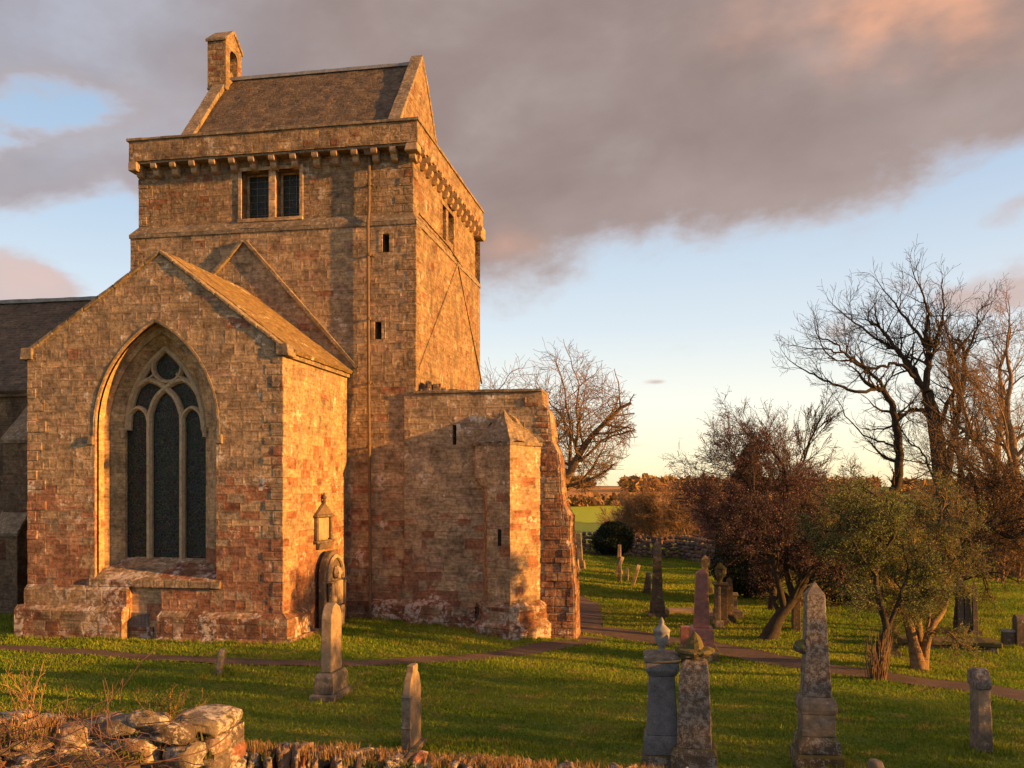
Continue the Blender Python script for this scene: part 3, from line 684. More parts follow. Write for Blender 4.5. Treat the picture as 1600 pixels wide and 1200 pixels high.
for w in (w1, w2):
    win = bpy.data.objects.new('belfry_window', None); C.objects.link(win); win.parent = church
    x0, x1 = w[0][0], w[2][0]
    MB().box(x0, x1, UY + .43, UY + .45, wzb, wzt).build('pane', M['glass'], win)
    mb = MB()
    for a, b, c, d in ((x0, x0 + .07, wzb, wzt), (x1 - .05, x1, wzb, wzt), (x0 + .07, x1 - .05, wzt - .05, wzt), (x0 + .07, x1 - .05, wzb, wzb + .05)): mb.box(a, b, UY + .38, UY + .43, c, d)
    mb.build('frame', M['dress'], win)
    mb = MB()
    for k in range(1, 7): mb.box(x0 + .07, x1 - .05, UY + .405, UY + .415, wzb + (wzt - wzb) * k / 7 - .003, wzb + (wzt - wzb) * k / 7 + .003)
    for k in range(1, 3): xx = x0 + .07 + (x1 - x0 - .12) * k / 3; mb.box(xx - .003, xx + .003, UY + .40, UY + .41, wzb + .05, wzt - .05)
    mb.build('glazing_bars', M['lead'], win)
mb = MB()   # raised surround
X0, X1 = w1[0][0], w2[2][0]
mb.box(X0 - .13, X0, UY - .03, UY + .1, wzb, wzt + .12); mb.box(X1, X1 + .13, UY - .03, UY + .1, wzb, wzt + .12)
mb.box(X0, X1, UY - .03, UY + .1, wzt, wzt + .12); mb.box(w1[2][0] + .002, w2[0][0] - .002, UY - .03, UY + .42, wzb, wzt - .002); mb.box(X0 - .13, X1 + .13, UY - .08, UY + .1, wzb - .12, wzb - .002)
mb.build('window_surround', M['dress'], church, bevel=.012)
for w in sw:
    MB().box(UX1 - .42, UX1 - .40, w[0][0], w[2][0], w[0][1], w[1][1]).build('side_window_pane', M['glass'], church)
y0, y1, a, b = sw[0][0][0], sw[1][2][0], sw[0][0][1], sw[0][1][1]
mb = MB().box(UX1 - .1, UX1 + .03, y0 - .13, y0 - .002, a, b).box(UX1 - .1, UX1 + .03, y1 + .002, y1 + .13, a, b).box(UX1 - .1, UX1 + .03, y0 - .13, y1 + .13, b + .002, b + .13)
mb.build('window_surround', M['redend'], church)
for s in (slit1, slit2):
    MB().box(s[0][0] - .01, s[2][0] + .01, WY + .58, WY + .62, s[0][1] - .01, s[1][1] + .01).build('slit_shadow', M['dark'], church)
    mb = MB(); e = .0
    mb.box(s[0][0] - .14, s[0][0], WY - .012, WY + .1, s[0][1], s[1][1]).box(s[2][0], s[2][0] + .14, WY - .012, WY + .1, s[0][1], s[1][1]).box(s[0][0] - .14, s[2][0] + .14, WY - .012, WY + .1, s[1][1] + .001, s[1][1] + .14)
    mb.build('slit_surround', M['wall'], church, bevel=.01)
quoins(LX1, WY, 6.9, ZS - .1, M['rubble'], -1, 1, 7); quoins(UX1, UY, ZS + .32, ZU - .4, M['rubble'], -1, 1, 8, proud=.025)
quoins(LX0, WY, 9, ZS - .1, M['rubble'], 1, 1, 9); quoins(UX0, UY, ZS + .32, ZU - .4, M['rubble'], 1, 1, 10)
# parapet on corbels
PY = 26.95; PX0, PX1 = xY(201, PY), xY(652, PY); PY1 = LY1 + .1; PZ0, PZ1 = 14.62, 15.27
for nm, (a, b, c, d) in {'f': (PX0, PX1, PY, PY + .4), 'b': (PX0, PX1, PY1 - .4, PY1), 'l': (PX0, PX0 + .4, PY + .4, PY1 - .4), 'r': (PX1 - .4, PX1, PY + .4, PY1 - .4)}.items():
    MB().box(a, b, c, d, PZ0, PZ1).build('parapet', M['rubble'], church, cut=.25, rough=.02, fs=1.5)
    e = .05
    MB().box(a - (e if nm != 'r' else 0), b + (e if nm != 'l' else 0), c - (e if nm in 'fb' else -e - .0), d + (e if nm in 'fb' else -e), PZ1 + .002, PZ1 + .085).build('parapet_coping', M['cope'], church, bevel=.01, cut=.22, rough=.018)
MB().box(UX0 - .02, UX1 + .02, UY - .02, UY1, ZU - .02, ZU + .02).build('parapet_walk', M['lead'], church)
mb = MB()
mb.box(PX0 + .03, PX1 - .03, PY + .06, UY + .05, PZ0 - .07, PZ0 - .002).box(PX1 - .30, PX1 - .06, UY + .05, PY1 - .1, PZ0 - .07, PZ0 - .002).build('corbel_table', M['cope'], church, cut=.3, rough=.01)
def corbelprof(o): return [(o + .02, PZ0 - .07), (o - .40, PZ0 - .07), (o - .40, PZ0 - .16), (o - .37, PZ0 - .22), (o - .26, PZ0 - .25), (o - .24, PZ0 - .25), (o - .24, PZ0 - .34), (o - .20, PZ0 - .41), (o - .10, PZ0 - .45), (o + .02, PZ0 - .46)]
cz = [(90, 0), (160, 0), (237, 0), (320, 0), (402, 0), (485, 0), (567, 0), (652, 0), (740, 0), (830, 0), (912, 0), (995, 0), (1077, 0), (1156, 0), (1232, 0)]
prof = corbelprof(UY + .02)
for zx, _ in cz:
    x = xY(180 + zx / 2.6667, PY + .1)
    x = min(max(x, PX0 + .16), PX1 - .16); k = rnd.uniform(-.015, .015)
    MB().prism([(u, v) for u, v in prof], x - .10 + k, x + .10 + k, 'X').build('corbel', M['corbel'], church, bevel=.012)
for i in range(13):
    y = PY + .55 + i * (PY1 - PY - .75) / 12.5
    MB().prism([(UX1 - .02 - (u - (UY + .02)), v) for u, v in prof if True], y - .10, y + .10).build('corbel', M['corbel'], church, bevel=.012)
MB().box(PX1 - .42, PX1 + .03, PY - .03, PY + .4, PZ0 - .26, PZ0 - .002, (.05, .03, .03, 0)).build('corner_corbel', M['corbel'], church, bevel=.03)
MB().box(PX0 - .02, PX0 + .3, PY - .02, PY + .4, PZ0 - .3, PZ0 - .002, (0, 0, 0, 0)).build('corner_corbel', M['corbel'], church, bevel=.03)
MB().box(PX1 - .50, PX1 + .09, UY1 - .3, PY1 + .08, PZ0 - .5, PZ0 - .002, (.0, .0, .0, 0)).build('corner_corbel', M['corbel'], church, bevel=.05)
# cap house
RYm = 31.8; RX1 = -9.05; RX0 = -16.45; ZR = 19.3; RY0, RY1 = 28.2, 35.4; ZB = 15.0
roof = MB()
slab(roof, (RX0 - .05, RY0, ZB + .1), (RX1 - .3, RY0, ZB + .1), (RX1 - .3, RYm, ZR), (RX0 - .05, RYm, ZR)); slab(roof, (RX1 - .3, RY1, ZB + .1), (RX0 - .05, RY1, ZB + .1), (RX0 - .05, RYm, ZR), (RX1 - .3, RYm, ZR))
ro = roof.build('cap_house_roof', M['slate'], church, cut=.3, rough=.03)
me = ro.data; uv = me.uv_layers[0].data
for lp in me.loops:
    c = me.vertices[lp.vertex_index].co; uv[lp.index].uv = (c.x, math.hypot(c.y - RYm, c.z - ZR))
MB().box(RX0, RX1 - .3, RYm - .13, RYm + .13, ZR - .06, ZR + .06).build('roof_ridge', M['lead'], church, cut=.4, rough=.02)
for xa, xb in ((RX1 - .38, RX1), (RX0 - .42, RX0)):
    MB().prism([(RY0 - .1, ZB - .2), (RYm, ZR + .12), (RY1 + .1, ZB - .2)], xa, xb, 'X').build('cap_house_gable', M['rubble'], church)
    mb = MB()
    for s in (-1, 1):
        n = 8; ye = RYm + s * (RYm - RY0 + .12)
        for i in range(n):
            a = Vector((RYm, ZR + .10)).lerp(Vector((ye, ZB - .15)), i / n); b_ = Vector((RYm, ZR + .10)).lerp(Vector((ye, ZB - .15)), (i + .985) / n); k = rnd.uniform(-.012, .012)
            mb.prism([(a.x, a.y + .24 + k), (b_.x, b_.y + .24 + k), (b_.x, b_.y + .02), (a.x, a.y + .02)], xa - .03 + k, xb + .03 + k, 'X')
    mb.build('gable_skew', M['cope'], church, bevel=.015, cut=.25, rough=.015)
# bellcote
bc = bpy.data.objects.new('bellcote', None); C.objects.link(bc); bc.parent = church
bx0, bx1 = RX0 - .62, RX0 + .10; by0, by1 = RYm - .62, RYm + .62; bz0, bz1 = ZR - .45, ZR + 1.25
ar = [(y, z) for y, z in arch(RYm, .30, bz0 + 1.25, .22, bz0 + .35, 6)]
for xx, sg in ((bx1, -1), (bx0, 1)):
    mb = MB().panel([(by0, bz0), (by0, bz1), (RYm, bz1 + .52), (by1, bz1), (by1, bz0)], [ar], xx, abs(bx1 - bx0) / 2, 'X', sg); mb.build('bellcote_wall', M['rubble'], bc)
MB().box(bx0 + .001, bx1 - .001, by0, by0 + .05, bz0, bz1).build('bellcote_wall', M['rubble'], bc); MB().box(bx0 + .001, bx1 - .001, by1 - .05, by1, bz0, bz1).build('bellcote_wall', M['rubble'], bc)
mb = MB(); 
for s in (-1, 1): mb.prism([(RYm, bz1 + .60), (RYm + s * .70, bz1 + .03), (RYm + s * .68, bz1 - .07), (RYm, bz1 + .47)], bx0 - .05, bx1 + .05, 'X')
mb.build('bellcote_cap', M['cope'], bc, bevel=.02, cut=.15, rough=.025)
MB().box(bx0 - .03, bx1 + .03, by0 - .04, by1 + .04, bz0 - .14, bz0 - .002).box(bx0 + .1, bx1 - .06, by0 + .12, by1 - .12, bz0 - .6, bz0 - .141).build('bellcote_base', M['cope'], bc, bevel=.03, cut=.2, rough=.02)
MB().lathe([(.0, .42), (.07, .41), (.10, .33), (.12, .18), (.17, .04), (.19, 0), (.17, 0)], (( bx0 + bx1) / 2, RYm), 14, bz0 + .75).build('bell', M['bell'], bc, smooth=True)
MB().tube([((bx0 + bx1) / 2, RYm, bz0 + 1.15), ((bx0 + bx1) / 2, RYm, bz0 + 1.5)], .025, 6).build('bell_hanger', M['bell'], bc)

# raggle of the older transept roof on the tower
def ledge(name, p, q, w=.12, out=.13, Y=WY, mat='cope'):
    a, b = Vector(p), Vector(q); d = (b - a).normalized(); n = Vector((-d.y, d.x)); n = n if n.y > 0 else -n; L = (b - a).length; k = max(2, int(L / .6)); mb = MB()
    for i in range(k):
        u, v = a + d * (L * i / k), a + d * (L * (i + .98) / k); e = rnd.uniform(-.012, .012)
        mb.prism([(u.x, u.y + e), (v.x, v.y + e), (v.x + n.x * w, v.y + n.y * w), (u.x + n.x * w, u.y + n.y * w)], Y - out + e, Y + .02)
    return mb.build(name, M[mat], church, bevel=.012, cut=.2, rough=.012)
def p2(px, py, Y=WY): o = onY(px, py, Y); return (o[0], o[2])
ledge('roof_raggle', p2(383, 380), p2(557, 578)); ledge('roof_raggle', p2(382, 380), p2(318, 452))
def ledgeX(p, q, w=.09, out=.045):
    a, b = Vector(p), Vector(q); d = (b - a).normalized(); n = Vector((-d.y, d.x)) * w
    MB().prism([(a.x, a.y), (b.x, b.y), (b.x + n.x, b.y + n.y), (a.x + n.x, a.y + n.y)], LX1 - .02, LX1 + out, 'X').build('nave_roof_raggle', M['rubble'], church, cut=.25, rough=.03)
def px2(px, py): o = onX(px, py, LX1); return (o[1], o[2])
ledgeX(px2(714, 412), px2(653, 575)); ledgeX(px2(714, 412), px2(752, 600)); ledgeX(px2(655, 335), px2(700, 385), .06, .035); ledgeX(px2(700, 385), px2(722, 418), .06, .035)
# plaster-smooth masonry inside the raggle
# --- ruined nave wall
NY = WY - .07; NT_ = 1.25; NZ = zY(750, 614, NY)
nslit = R2(707, 713, 664, 695, NY)
NXA = xY(545, NY) ; prof = [(850, 612), (851, 632), (862, 645), (866, 690), (877, 712), (880, 760), (884, 790), (893, 806), (894, 850), (897, 862), (902, 930), (903, 1010)]
pr = [(xY(x, NY), zY(x, y, NY)) for x, y in prof]
NX0 = LX1 - .35
pr = [(a - .06, b) for a, b in pr]
outl = [(NX0, -1.2), (NX0, NZ)] + pr
MB().panel(outl, [nslit], NY, .6).build('nave_wall', M['nave'], church)
MB().panel([(NX0, -1.2), (NX0, NZ)] + pr, [], NY + NT_, .1).build('nave_wall', M['nave'], church)
mb = MB()
for (a, b), (c, d) in zip([(NX0, NZ)] + pr, pr): mb.quad((a, NY, b), (c, NY, d), (c, NY + NT_, d), (a, NY + NT_, b))
mb.build('broken_wall_end', M['redend'], church, cut=.25, rough=.05, fs=3)
# projecting toothing stones and red rubble at the broken end
mb = MB(); r = random.Random(12); z = -1.0
def endx(z):
    for (a, b), (c, d) in zip(pr, pr[1:]):
        if d <= z <= b: return a + (c - a) * (b - z) / max(b - d, 1e-4)
    return pr[-1][0]
while z < NZ - .25:
    h = r.uniform(.14, .3); xe = endx(z + h / 2); y = NY
    while y < NY + NT_ - .1:
        w = r.uniform(.22, .5); y1 = min(y + w, NY + NT_ + .02); e = r.uniform(-.12, .0)
        mb.box(xe - r.uniform(.25, .6), xe + e, y - (r.uniform(0, .03) if y == NY else 0), y1 - .012, z + .006, z + h - .006); y = y1
    z += h
mb.build('toothing_stones', M['redend'], church, bevel=.03, cut=.16, rough=.025, fs=3)
bxa = xY(848, NY - .1)
mb = MB(); z = -1.0; k = 0
while z < 5.1:
    h = r.uniform(.16, .28); x = bxa + r.uniform(-.08, .1); xe = endx(z + h / 2) - .03
    while x < xe - .05:
        w = r.uniform(.25, .6); x1 = min(x + w, xe); mb.box(x, x1 - .01, NY - r.uniform(.01, .055), NY + .1, z + .006, z + h - .006); x = x1
    z += h
mb.build('nave_wall_buttress', M['redend'], church, bevel=.014)
MB().box(NX0 + .3, pr[0][0], NY - .07, NY + NT_ + .05, NZ + .002, NZ + .10).build('wall_head', M['cope'], church, bevel=.02, cut=.2, rough=.03)
mb = MB()
for i in range(16): x = LX1 + .1 + i * .1 * r.uniform(.7, 1.3); mb.box(x, x + r.uniform(.1, .3), NY + .2 + r.random() * .6, NY + .6 + r.random() * .5, NZ + .08, NZ + .12 + .5 * max(0, 1 - (x - LX1) / 1.1) * r.random())
mb.build('wall_head_rubble', M['rubble'], church, bevel=.03, cut=.1, rough=.03)
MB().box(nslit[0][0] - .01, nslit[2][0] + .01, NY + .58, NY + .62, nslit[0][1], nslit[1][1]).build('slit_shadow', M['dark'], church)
# pilaster join between tower and nave wall, lower tower face plinth
bpz = zY(680, 940, NY - .2)
mb = MB(); ptx = xY(745, NY)
P = [(TX1 + 0, NY - .2), (ptx, NY - .22)]
mb.box(TX1 + .02, xY(583, NY) - .1, WY - .12, WY + .02, -.8, bpz - .2)
mb.box(xY(583, NY), ptx, NY - .24, NY + .02, -.8, bpz - .14).quad((xY(583, NY), NY - .24, bpz - .139), (ptx, NY - .24, bpz - .139), (ptx, NY, bpz + .02), (xY(583, NY), NY, bpz + .02))
mb.build('plinth', M['plinth'], church, cut=.2, rough=.02)
MB().panel([(TX1 + .0, -1.0), (TX1, 6.0), (xY(655, NY), 6.0), (xY(655, NY), -1.0)], [], WY - .045, .1).build('lower_tower_wall', M['nave'], church) if False else None
# stair turret
def ring(o, z): return [(x, y, z) for x, y in o]
T0 = [(xY(755, NY), NY + .05), (xY(761, NY - .75), NY - .72), (xY(797, NY - 1.0), NY - 1.0), (xY(838, NY - .2), NY - .2), (xY(846, NY), NY + .05)]
def grow(o, k):
    c = Vector((sum(p[0] for p in o) / 5, NY)); r_ = []
    for p in o: v = Vector(p) - c; v = v * (1 + k / max(v.length, .1)); r_.append((c.x + v.x, max(c.y + v.y, -99) if p[1] < NY else NY + .05))
    return r_
zt = zY(797, 690, NY - 1.0); zb = zY(797, 942, NY - 1.0)
mb = MB(); n = 5
def wallring(mb, o, z0, o2, z1):
    for i in range(len(o) - 1): mb.quad((*o[i], z0), (*o[i + 1], z0), (*o2[i + 1], z1), (*o2[i], z1))
tur = bpy.data.objects.new('stair_turret', None); C.objects.link(tur); tur.parent = church
wallring(mb, T0, zb - .02, T0, zt); mb.build('turret_wall', M['turret'], tur, cut=.25, rough=.012)
mb = MB(); T1 = grow(T0, .2); wallring(mb, T1, -1.0, T1, zb - .14); wallring(mb, T1, zb - .14, T0, zb + .01); T2 = grow(T0, .33); wallring(mb, T2, -1.0, T2, .0); wallring(mb, T2, 0, T1, .12)
mb.build('turret_plinth', M['plinth'], tur, cut=.2, rough=.03)
# overhanging upper left part
TL = [(xY(741, NY), NY + .05), (xY(742, NY - .6), NY - .55), (T0[1][0] + .3, NY - .82), (T0[1][0] + .5, NY + .05)]
zc0, zc1 = zY(748, 745, NY - .6), zY(748, 690, NY - .6)
mb = MB(); wallring(mb, [(xY(755, NY), NY + .05), (xY(758, NY - .5), NY - .5), (T0[1][0] + .3, NY - .8), (T0[1][0] + .5, NY + .05)], zc0 - .45, TL, zc0); wallring(mb, TL, zc0, TL, zc1)
mb.build('turret_corbelling', M['turret'], tur, cut=.18, rough=.03)
ap = (xY(785, NY - .25), NY - .1, zY(785, 640, NY - .2))
cr = [TL[0], TL[1], T0[2], (T0[3][0] + .05, T0[3][1]), T0[4]]; cr = grow(cr, .06)
mb = MB()
for i in range(4): mb.b.faces.new([mb.b.verts.new(q) for q in ((*cr[i], zt), (*cr[i + 1], zt), ap)])
for i in range(4): mb.quad((*cr[i], zt - .1), (*cr[i + 1], zt - .1), (*cr[i + 1], zt), (*cr[i], zt))
mb.build('turret_cap', M['cope'], tur, cut=.14, rough=.07, fs=3)
# turret slit: a near-black block in a raised surround stands in for the slot's shade
c = Vector(T0[1]).lerp(Vector(T0[2]), .55); dd = (Vector(T0[2]) - Vector(T0[1])).normalized(); nn = Vector((dd.y, -dd.x))
sz0, sz1 = zY(780, 853, NY - .9), zY(780, 827, NY - .9); mb = MB()
for a, b, z0, z1 in ((-.20, -.065, sz0, sz1), (.065, .20, sz0, sz1), (-.20, .20, sz1 + .001, sz1 + .13), (-.20, .20, sz0 - .13, sz0 - .001)):
    p, q_ = c + dd * a, c + dd * b; mb.prism([tuple(p + nn * .014), tuple(q_ + nn * .014), tuple(q_ - nn * .08), tuple(p - nn * .08)], z0, z1, 'Z')
mb.build('slit_surround', M['turret'], tur)
p, q_ = c - dd * .065, c + dd * .065; MB().prism([tuple(p + nn * .006), tuple(q_ + nn * .006), tuple(q_ - nn * .05), tuple(p - nn * .05)], sz0, sz1, 'Z').build('slit_shade', M['dark'], tur)
# --- downpipe
def pp(px, py, Y): return Vector(onY(px, py, Y))
MB().tube([pp(577, 234, UY - .12), pp(576.5, 330, UY - .12), pp(575, 345, WY - .12), pp(576, 600, WY - .12), pp(578, 800, NY - .12), pp(578.5, 930, NY - .12), pp(578.5, 940, NY - .3), pp(578, 968, NY - .34)], .05, 8).build('downpipe', M['iron'], church, smooth=True)
mb = MB()
for y in (290, 400, 500, 600, 700, 800, 900): q = pp(577, y, (UY if y < 340 else WY) - .12); mb.lathe([(.068, 0), (.068, .09)], (q.x, q.y), 8, q.z); mb.box(q.x - .1, q.x + .1, q.y + .02, q.y + .14, q.z + .02, q.z + .06)
mb.build('pipe_bracket', M['iron'], church)
pb = pp(577, 238, UY - .2); MB().box(pb.x - .12, pb.x + .12, pb.y - .1, pb.y + .16, pb.z - .1, pb.z + .1, (-.03, -.03, -.03, 0)).build('hopper_head', M['iron'], church)
# --- choir to the left
CY0, CY1 = 27.6, 35.6; CZE = 7.5; CZR = zY(70, 471, 31.6); CX0 = -46
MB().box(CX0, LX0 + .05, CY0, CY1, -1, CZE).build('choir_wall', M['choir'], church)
roof = MB(); slab(roof, (CX0 - .3, CY0 - .25, CZE - .15), (LX0, CY0 - .25, CZE - .15), (LX0, 31.6, CZR), (CX0 - .3, 31.6, CZR)); slab(roof, (LX0, CY1 + .25, CZE - .15), (CX0 - .3, CY1 + .25, CZE - .15), (CX0 - .3, 31.6, CZR), (LX0, 31.6, CZR))
ro = roof.build('choir_roof', M['slate'], church, cut=1.2, rough=.03)
me = ro.data; uv = me.uv_layers[0].data
for lp in me.loops:
    c = me.vertices[lp.vertex_index].co; uv[lp.index].uv = (c.x * .8, math.hypot(c.y - 31.6, c.z - CZR) * .8)
MB().box(CX0, LX0, 31.6 - .15, 31.6 + .15, CZR - .05, CZR + .09).build('roof_ridge', M['lead'], church, cut=.8, rough=.02)
MB().box(CX0, LX0, CY0 - .16, CY0 + .0, CZE - .35, CZE - .16).build('eaves_course', M['choir'], church)
MB().box(CX0, xY(40, 27.3), CY0 - .18, CY0, -1, 1.1).build('plinth', M['choir'], church, cut=.4, rough=.02)
for xc in (xY(18, 26.2), xY(18, 26.2) - 5.2):
    mb = MB().prism([(CY0, -1), (CY0 - 1.7, -1), (CY0 - 1.7, 2.6), (CY0 - 1.25, 3.2), (CY0 - 1.25, 5.6), (CY0 - .2, 6.6), (CY0, 6.7)], xc - .45, xc + .45, 'X'); mb.build('buttress', M['choir'], church, bevel=.02, cut=.3, rough=.02)
    MB().prism([(CY0, 6.72), (CY0 - 1.3, 5.5), (CY0 - 1.34, 5.62), (CY0, 6.9)], xc - .5, xc + .5, 'X').build('buttress_cap', M['cope'], church, bevel=.01, cut=.2, rough=.02)
    MB().prism([(CY0 - 1.2, 3.2), (CY0 - 1.75, 2.5), (CY0 - 1.78, 2.62), (CY0 - 1.2, 3.32)], xc - .5, xc + .5, 'X').build('buttress_cap', M['cope'], church, bevel=.01, cut=.2, rough=.02)
# --- wall monuments on the transept side
def oX(px, py): o = onX(px, py, TX1); return o[1], o[2]
MON = stone('monument_stone', (.36, .27, .18), (.24, .18, .13), .15); MOND = stone('monument_dark', (.14, .10, .07), (.09, .07, .055), .15)
ya, yb = oX(489, 800)[0], oX(516, 800)[0]; za, zb_, zc_ = oX(503, 848)[1], oX(503, 808)[1], oX(503, 772)[1]; ym = (ya + yb) / 2
t1 = thing('wall_memorial', 'small carved wall memorial with pediment, high on the sunlit transept side wall', 'memorial', (TX1, ym, za))
def L(mb): return mb
def mon(name, mb, mat, par, **k): return mb.build(name, mat, par, **k)
hw = (yb - ya) / 2; H = zb_ - za
mon('tablet', MB().box(0.002, .06, -hw * .62, hw * .62, .12, H - .02), MON, t1, bevel=.01)
for s in (-1, 1): mon('pilaster', MB().box(0.002, .11, s * hw * .8 - .06, s * hw * .8 + .06, .081, H), MOND, t1, bevel=.02)
mon('base_shelf', MB().box(0.002, .15, -hw, hw, 0, .08).box(.002, .11, -hw * .7, hw * .7, -.18, -.001, (0, -.05, 0, 0)), MOND, t1, bevel=.02)
mon('pediment', MB().box(0.002, .15, -hw, hw, H, H + .07).prism([(-hw * .95, H + .071), (0, H + .42), (hw * .95, H + .071)], .002, .12, 'X'), MOND, t1, bevel=.02)
mon('finial', MB().lathe([(.03, 0), (.07, .08), (.04, .12), (.08, .2), (.03, .3), (0, .34)], (.08, 0), 8, H + .38), MOND, t1)
ya, yb = oX(491, 900)[0], oX(521, 900)[0]; ym = (ya + yb) / 2; hw = (yb - ya) / 2; zt_ = oX(505, 860)[1]
t2 = thing('arched_monument', 'tall arched memorial stone standing against the sunlit transept side wall', 'memorial', (TX1 + .02, ym, -.3))
def dshape(w, zs, z0, n=12): return [(-w, z0), (-w, zs)] + [(-w * math.cos(PI * i / n), zs + w * math.sin(PI * i / n)) for i in range(1, n)] + [(w, zs), (w, z0)]
Hh = zt_ + .3
mon('slab', MB().prism(dshape(hw, Hh - hw, 0), .1, .30, 'X'), MOND, t2, bevel=.02)
mon('panel', MB().box(.301, .40, -hw * .62, hw * .62, .95, Hh - hw - .15).box(.302, .44, -hw * .66, hw * .66, .3, .92), MON, t2, bevel=.02)
mon('arch_moulding', MB().tube([(.34, y, z) for y, z in dshape(hw * .78, Hh - hw, Hh - hw - .1)], .06, 6), MON, t2)
for s in (-1, 1): mon('column', MB().lathe([(.09, 0), (.06, .08), (.055, 1.0), (.09, 1.08)], (.38, s * hw * .78), 8, Hh - hw - 1.25), MOND, t2)
mon('carving', MB().lathe([(0, 0), (.12, .05), (.16, .2), (.12, .34), (0, .42)], (.36, 0), 8, Hh - hw - .1), MON, t2, cut=.07, rough=.04, fs=6)
# ------------------------------------------------------------------ gravestones
GS = {'grey': stone('grey_gravestone', (.20, .165, .125), (.10, .085, .068), .28, (.30, .28, .25), speck=0),
      'granite': stone('grey_granite', (.15, .145, .15), (.12, .115, .12), .0, rel=.003, rough=.6, speck=1),
      'pink': stone('pink_granite', (.24, .105, .085), (.20, .085, .07), .05, rel=.002, rough=.45, speck=1),
      'dark': stone('dark_gravestone', (.11, .085, .06), (.075, .06, .045), .15),
      'buff': stone('buff_gravestone', (.27, .20, .13), (.19, .145, .10), .12, rel=.006),
      'lichen': stone('lichened_gravestone', (.15, .115, .09), (.10, .075, .06), .52, (.28, .26, .23), sc=1.6),
      'mossy': stone('mossy_urn_stone', (.13, .11, .06), (.09, .075, .04), .1, moss=.55, mcol=(.085, .07, .02)),
      'pale': stone('pale_marble', (.24, .235, .23), (.18, .175, .17), .1, rel=.003),
      'base': stone('mossy_base_stone', (.12, .095, .07), (.06, .048, .036), .42, (.30, .28, .25), moss=.15)}
GB = []
def gthing(name, label, cat, px, py, rz=0, group=None, tilt=(0, 0)):
    p, d = G(px, py); GB.append((p.copy(), d)); o = thing(name, label, cat, (p.x, p.y, p.z - .03), rz, group); o.rotation_euler = (tilt[0], tilt[1], rz); return o, FPX / d
ZA_ = PI / 4
def sq(r, z): return (r * math.sqrt(2), z)
def tiers(par, mats, specs):
    """square tiers: (name, material, [(half width x, half width y, z)...])"""
    for nm, mt, prof in specs:
        mb = MB(); rings = [[mb.b.verts.new((sx * a, sy * b, z)) for sx, sy in ((-1, -1), (1, -1), (1, 1), (-1, 1))] for a, b, z in prof]
        for A, B in zip(rings, rings[1:]):
            for i in range(4): mb.b.faces.new((A[i], A[(i + 1) % 4], B[(i + 1) % 4], B[i]))
        mb.b.faces.new(rings[0][::-1]); mb.b.faces.new(rings[-1])
        mb.build(nm, GS[mt], par, bevel=.008, cut=mats.get('cut', .16), rough=mats.get('rough', .008), fs=4)
# 1 tall pointed slab with stepped base, in front of the transept
o, s = gthing('headstone', 'tall slim headstone with pointed top on a stepped base, in front of the transept corner', 'gravestone', 518, 1090, .02)
tiers(o, {'rough': .01}, [('base', 'grey', [(.25, .52, 0), (.25, .52, .16), (.22, .48, .18)]), ('plinth', 'grey', [(.19, .42, .181), (.19, .42, .48), (.15, .36, .56)])])
MB().prism([(-.30, .561), (-.27, 1.62), (-.17, 1.80), (0, 1.88), (.17, 1.80), (.27, 1.62), (.30, .561)], -.11, .11, 'X').build('slab', GS['buff'], o, bevel=.02, cut=.2, rough=.006)
# 2 small leaning stone
o, s = gthing('headstone', 'small pale leaning gravestone by the footpath, left of the tall slim one', 'gravestone', 341, 1054, .3, tilt=(.0, .16))
MB().prism([(-.16, -.1), (-.15, .38), (-.17, .48), (-.11, .57), (0, .60), (.11, .57), (.17, .48), (.15, .38), (.16, -.1)], -.06, .06, 'X').build('slab', GS['grey'], o, bevel=.02, cut=.07, rough=.015, fs=6)
# 3 moulded slab seen edge on
o, s = gthing('headstone', 'slim gravestone with moulded edge, standing just behind the rubble wall', 'gravestone', 644, 1172, 0)
tiers(o, {}, [('base', 'grey', [(.13, .36, 0), (.13, .36, .12)])])
MB().prism([(-.31, .12), (-.31, .95), (-.22, 1.16), (-.12, 1.24), (-.12, 1.34), (.12, 1.34), (.12, 1.24), (.22, 1.16), (.31, .95), (.31, .12)], -.055, .055, 'X').build('slab', GS['buff'], o, bevel=.01, cut=.2, rough=.004)
mb = MB()
for z in (.16, .42, .47, .88, .92, 1.13): mb.box(-.065, .065, -.33, -.27, z, z + .025)
MB().box(-.07, .07, -.325, -.311, .13, .9).build('edge_moulding', GS['grey'], o, bevel=.012); mb.b.free()
for z in (.42, .88): MB().box(-.078, .078, -.335, -.26, z, z + .04).build('band', GS['grey'], o, bevel=.012)
# 4 urn monument
o, s = gthing('urn_monument', 'grey granite pillar monument topped with a pale draped-free urn, beside the mossy one', 'monument', 1034, 1232, .05)
o['label'] = 'grey granite pillar monument topped with a pale urn, beside the mossy lichened pillar'
k = 1 / s
H0 = 1232
def hz(y): return (H0 - y) * k
tiers(o, {'rough': .002}, [('base', 'base', [(.27, .27, 0), (.27, .27, hz(1175)), (.25, .25, hz(1170))]),
    ('pedestal', 'granite', [(.235, .235, hz(1170) + .001), (.235, .235, hz(1150)), (.225, .225, hz(1143)), (.22, .22, hz(1140))]),
    ('shaft', 'granite', [(.205, .205, hz(1140) + .001), (.165, .165, hz(1050))]),
    ('cornice', 'granite', [(.17, .17, hz(1050) + .001), (.20, .20, hz(1044)), (.215, .215, hz(1040)), (.215, .215, hz(1028))]),
    ('carved_cap', 'grey', [(.225, .225, hz(1028) + .001), (.24, .24, hz(1026)), (.24, .24, hz(1019)), (.20, .20, hz(1016)), (.12, .12, hz(1013))])])
u0 = hz(1018) - .02
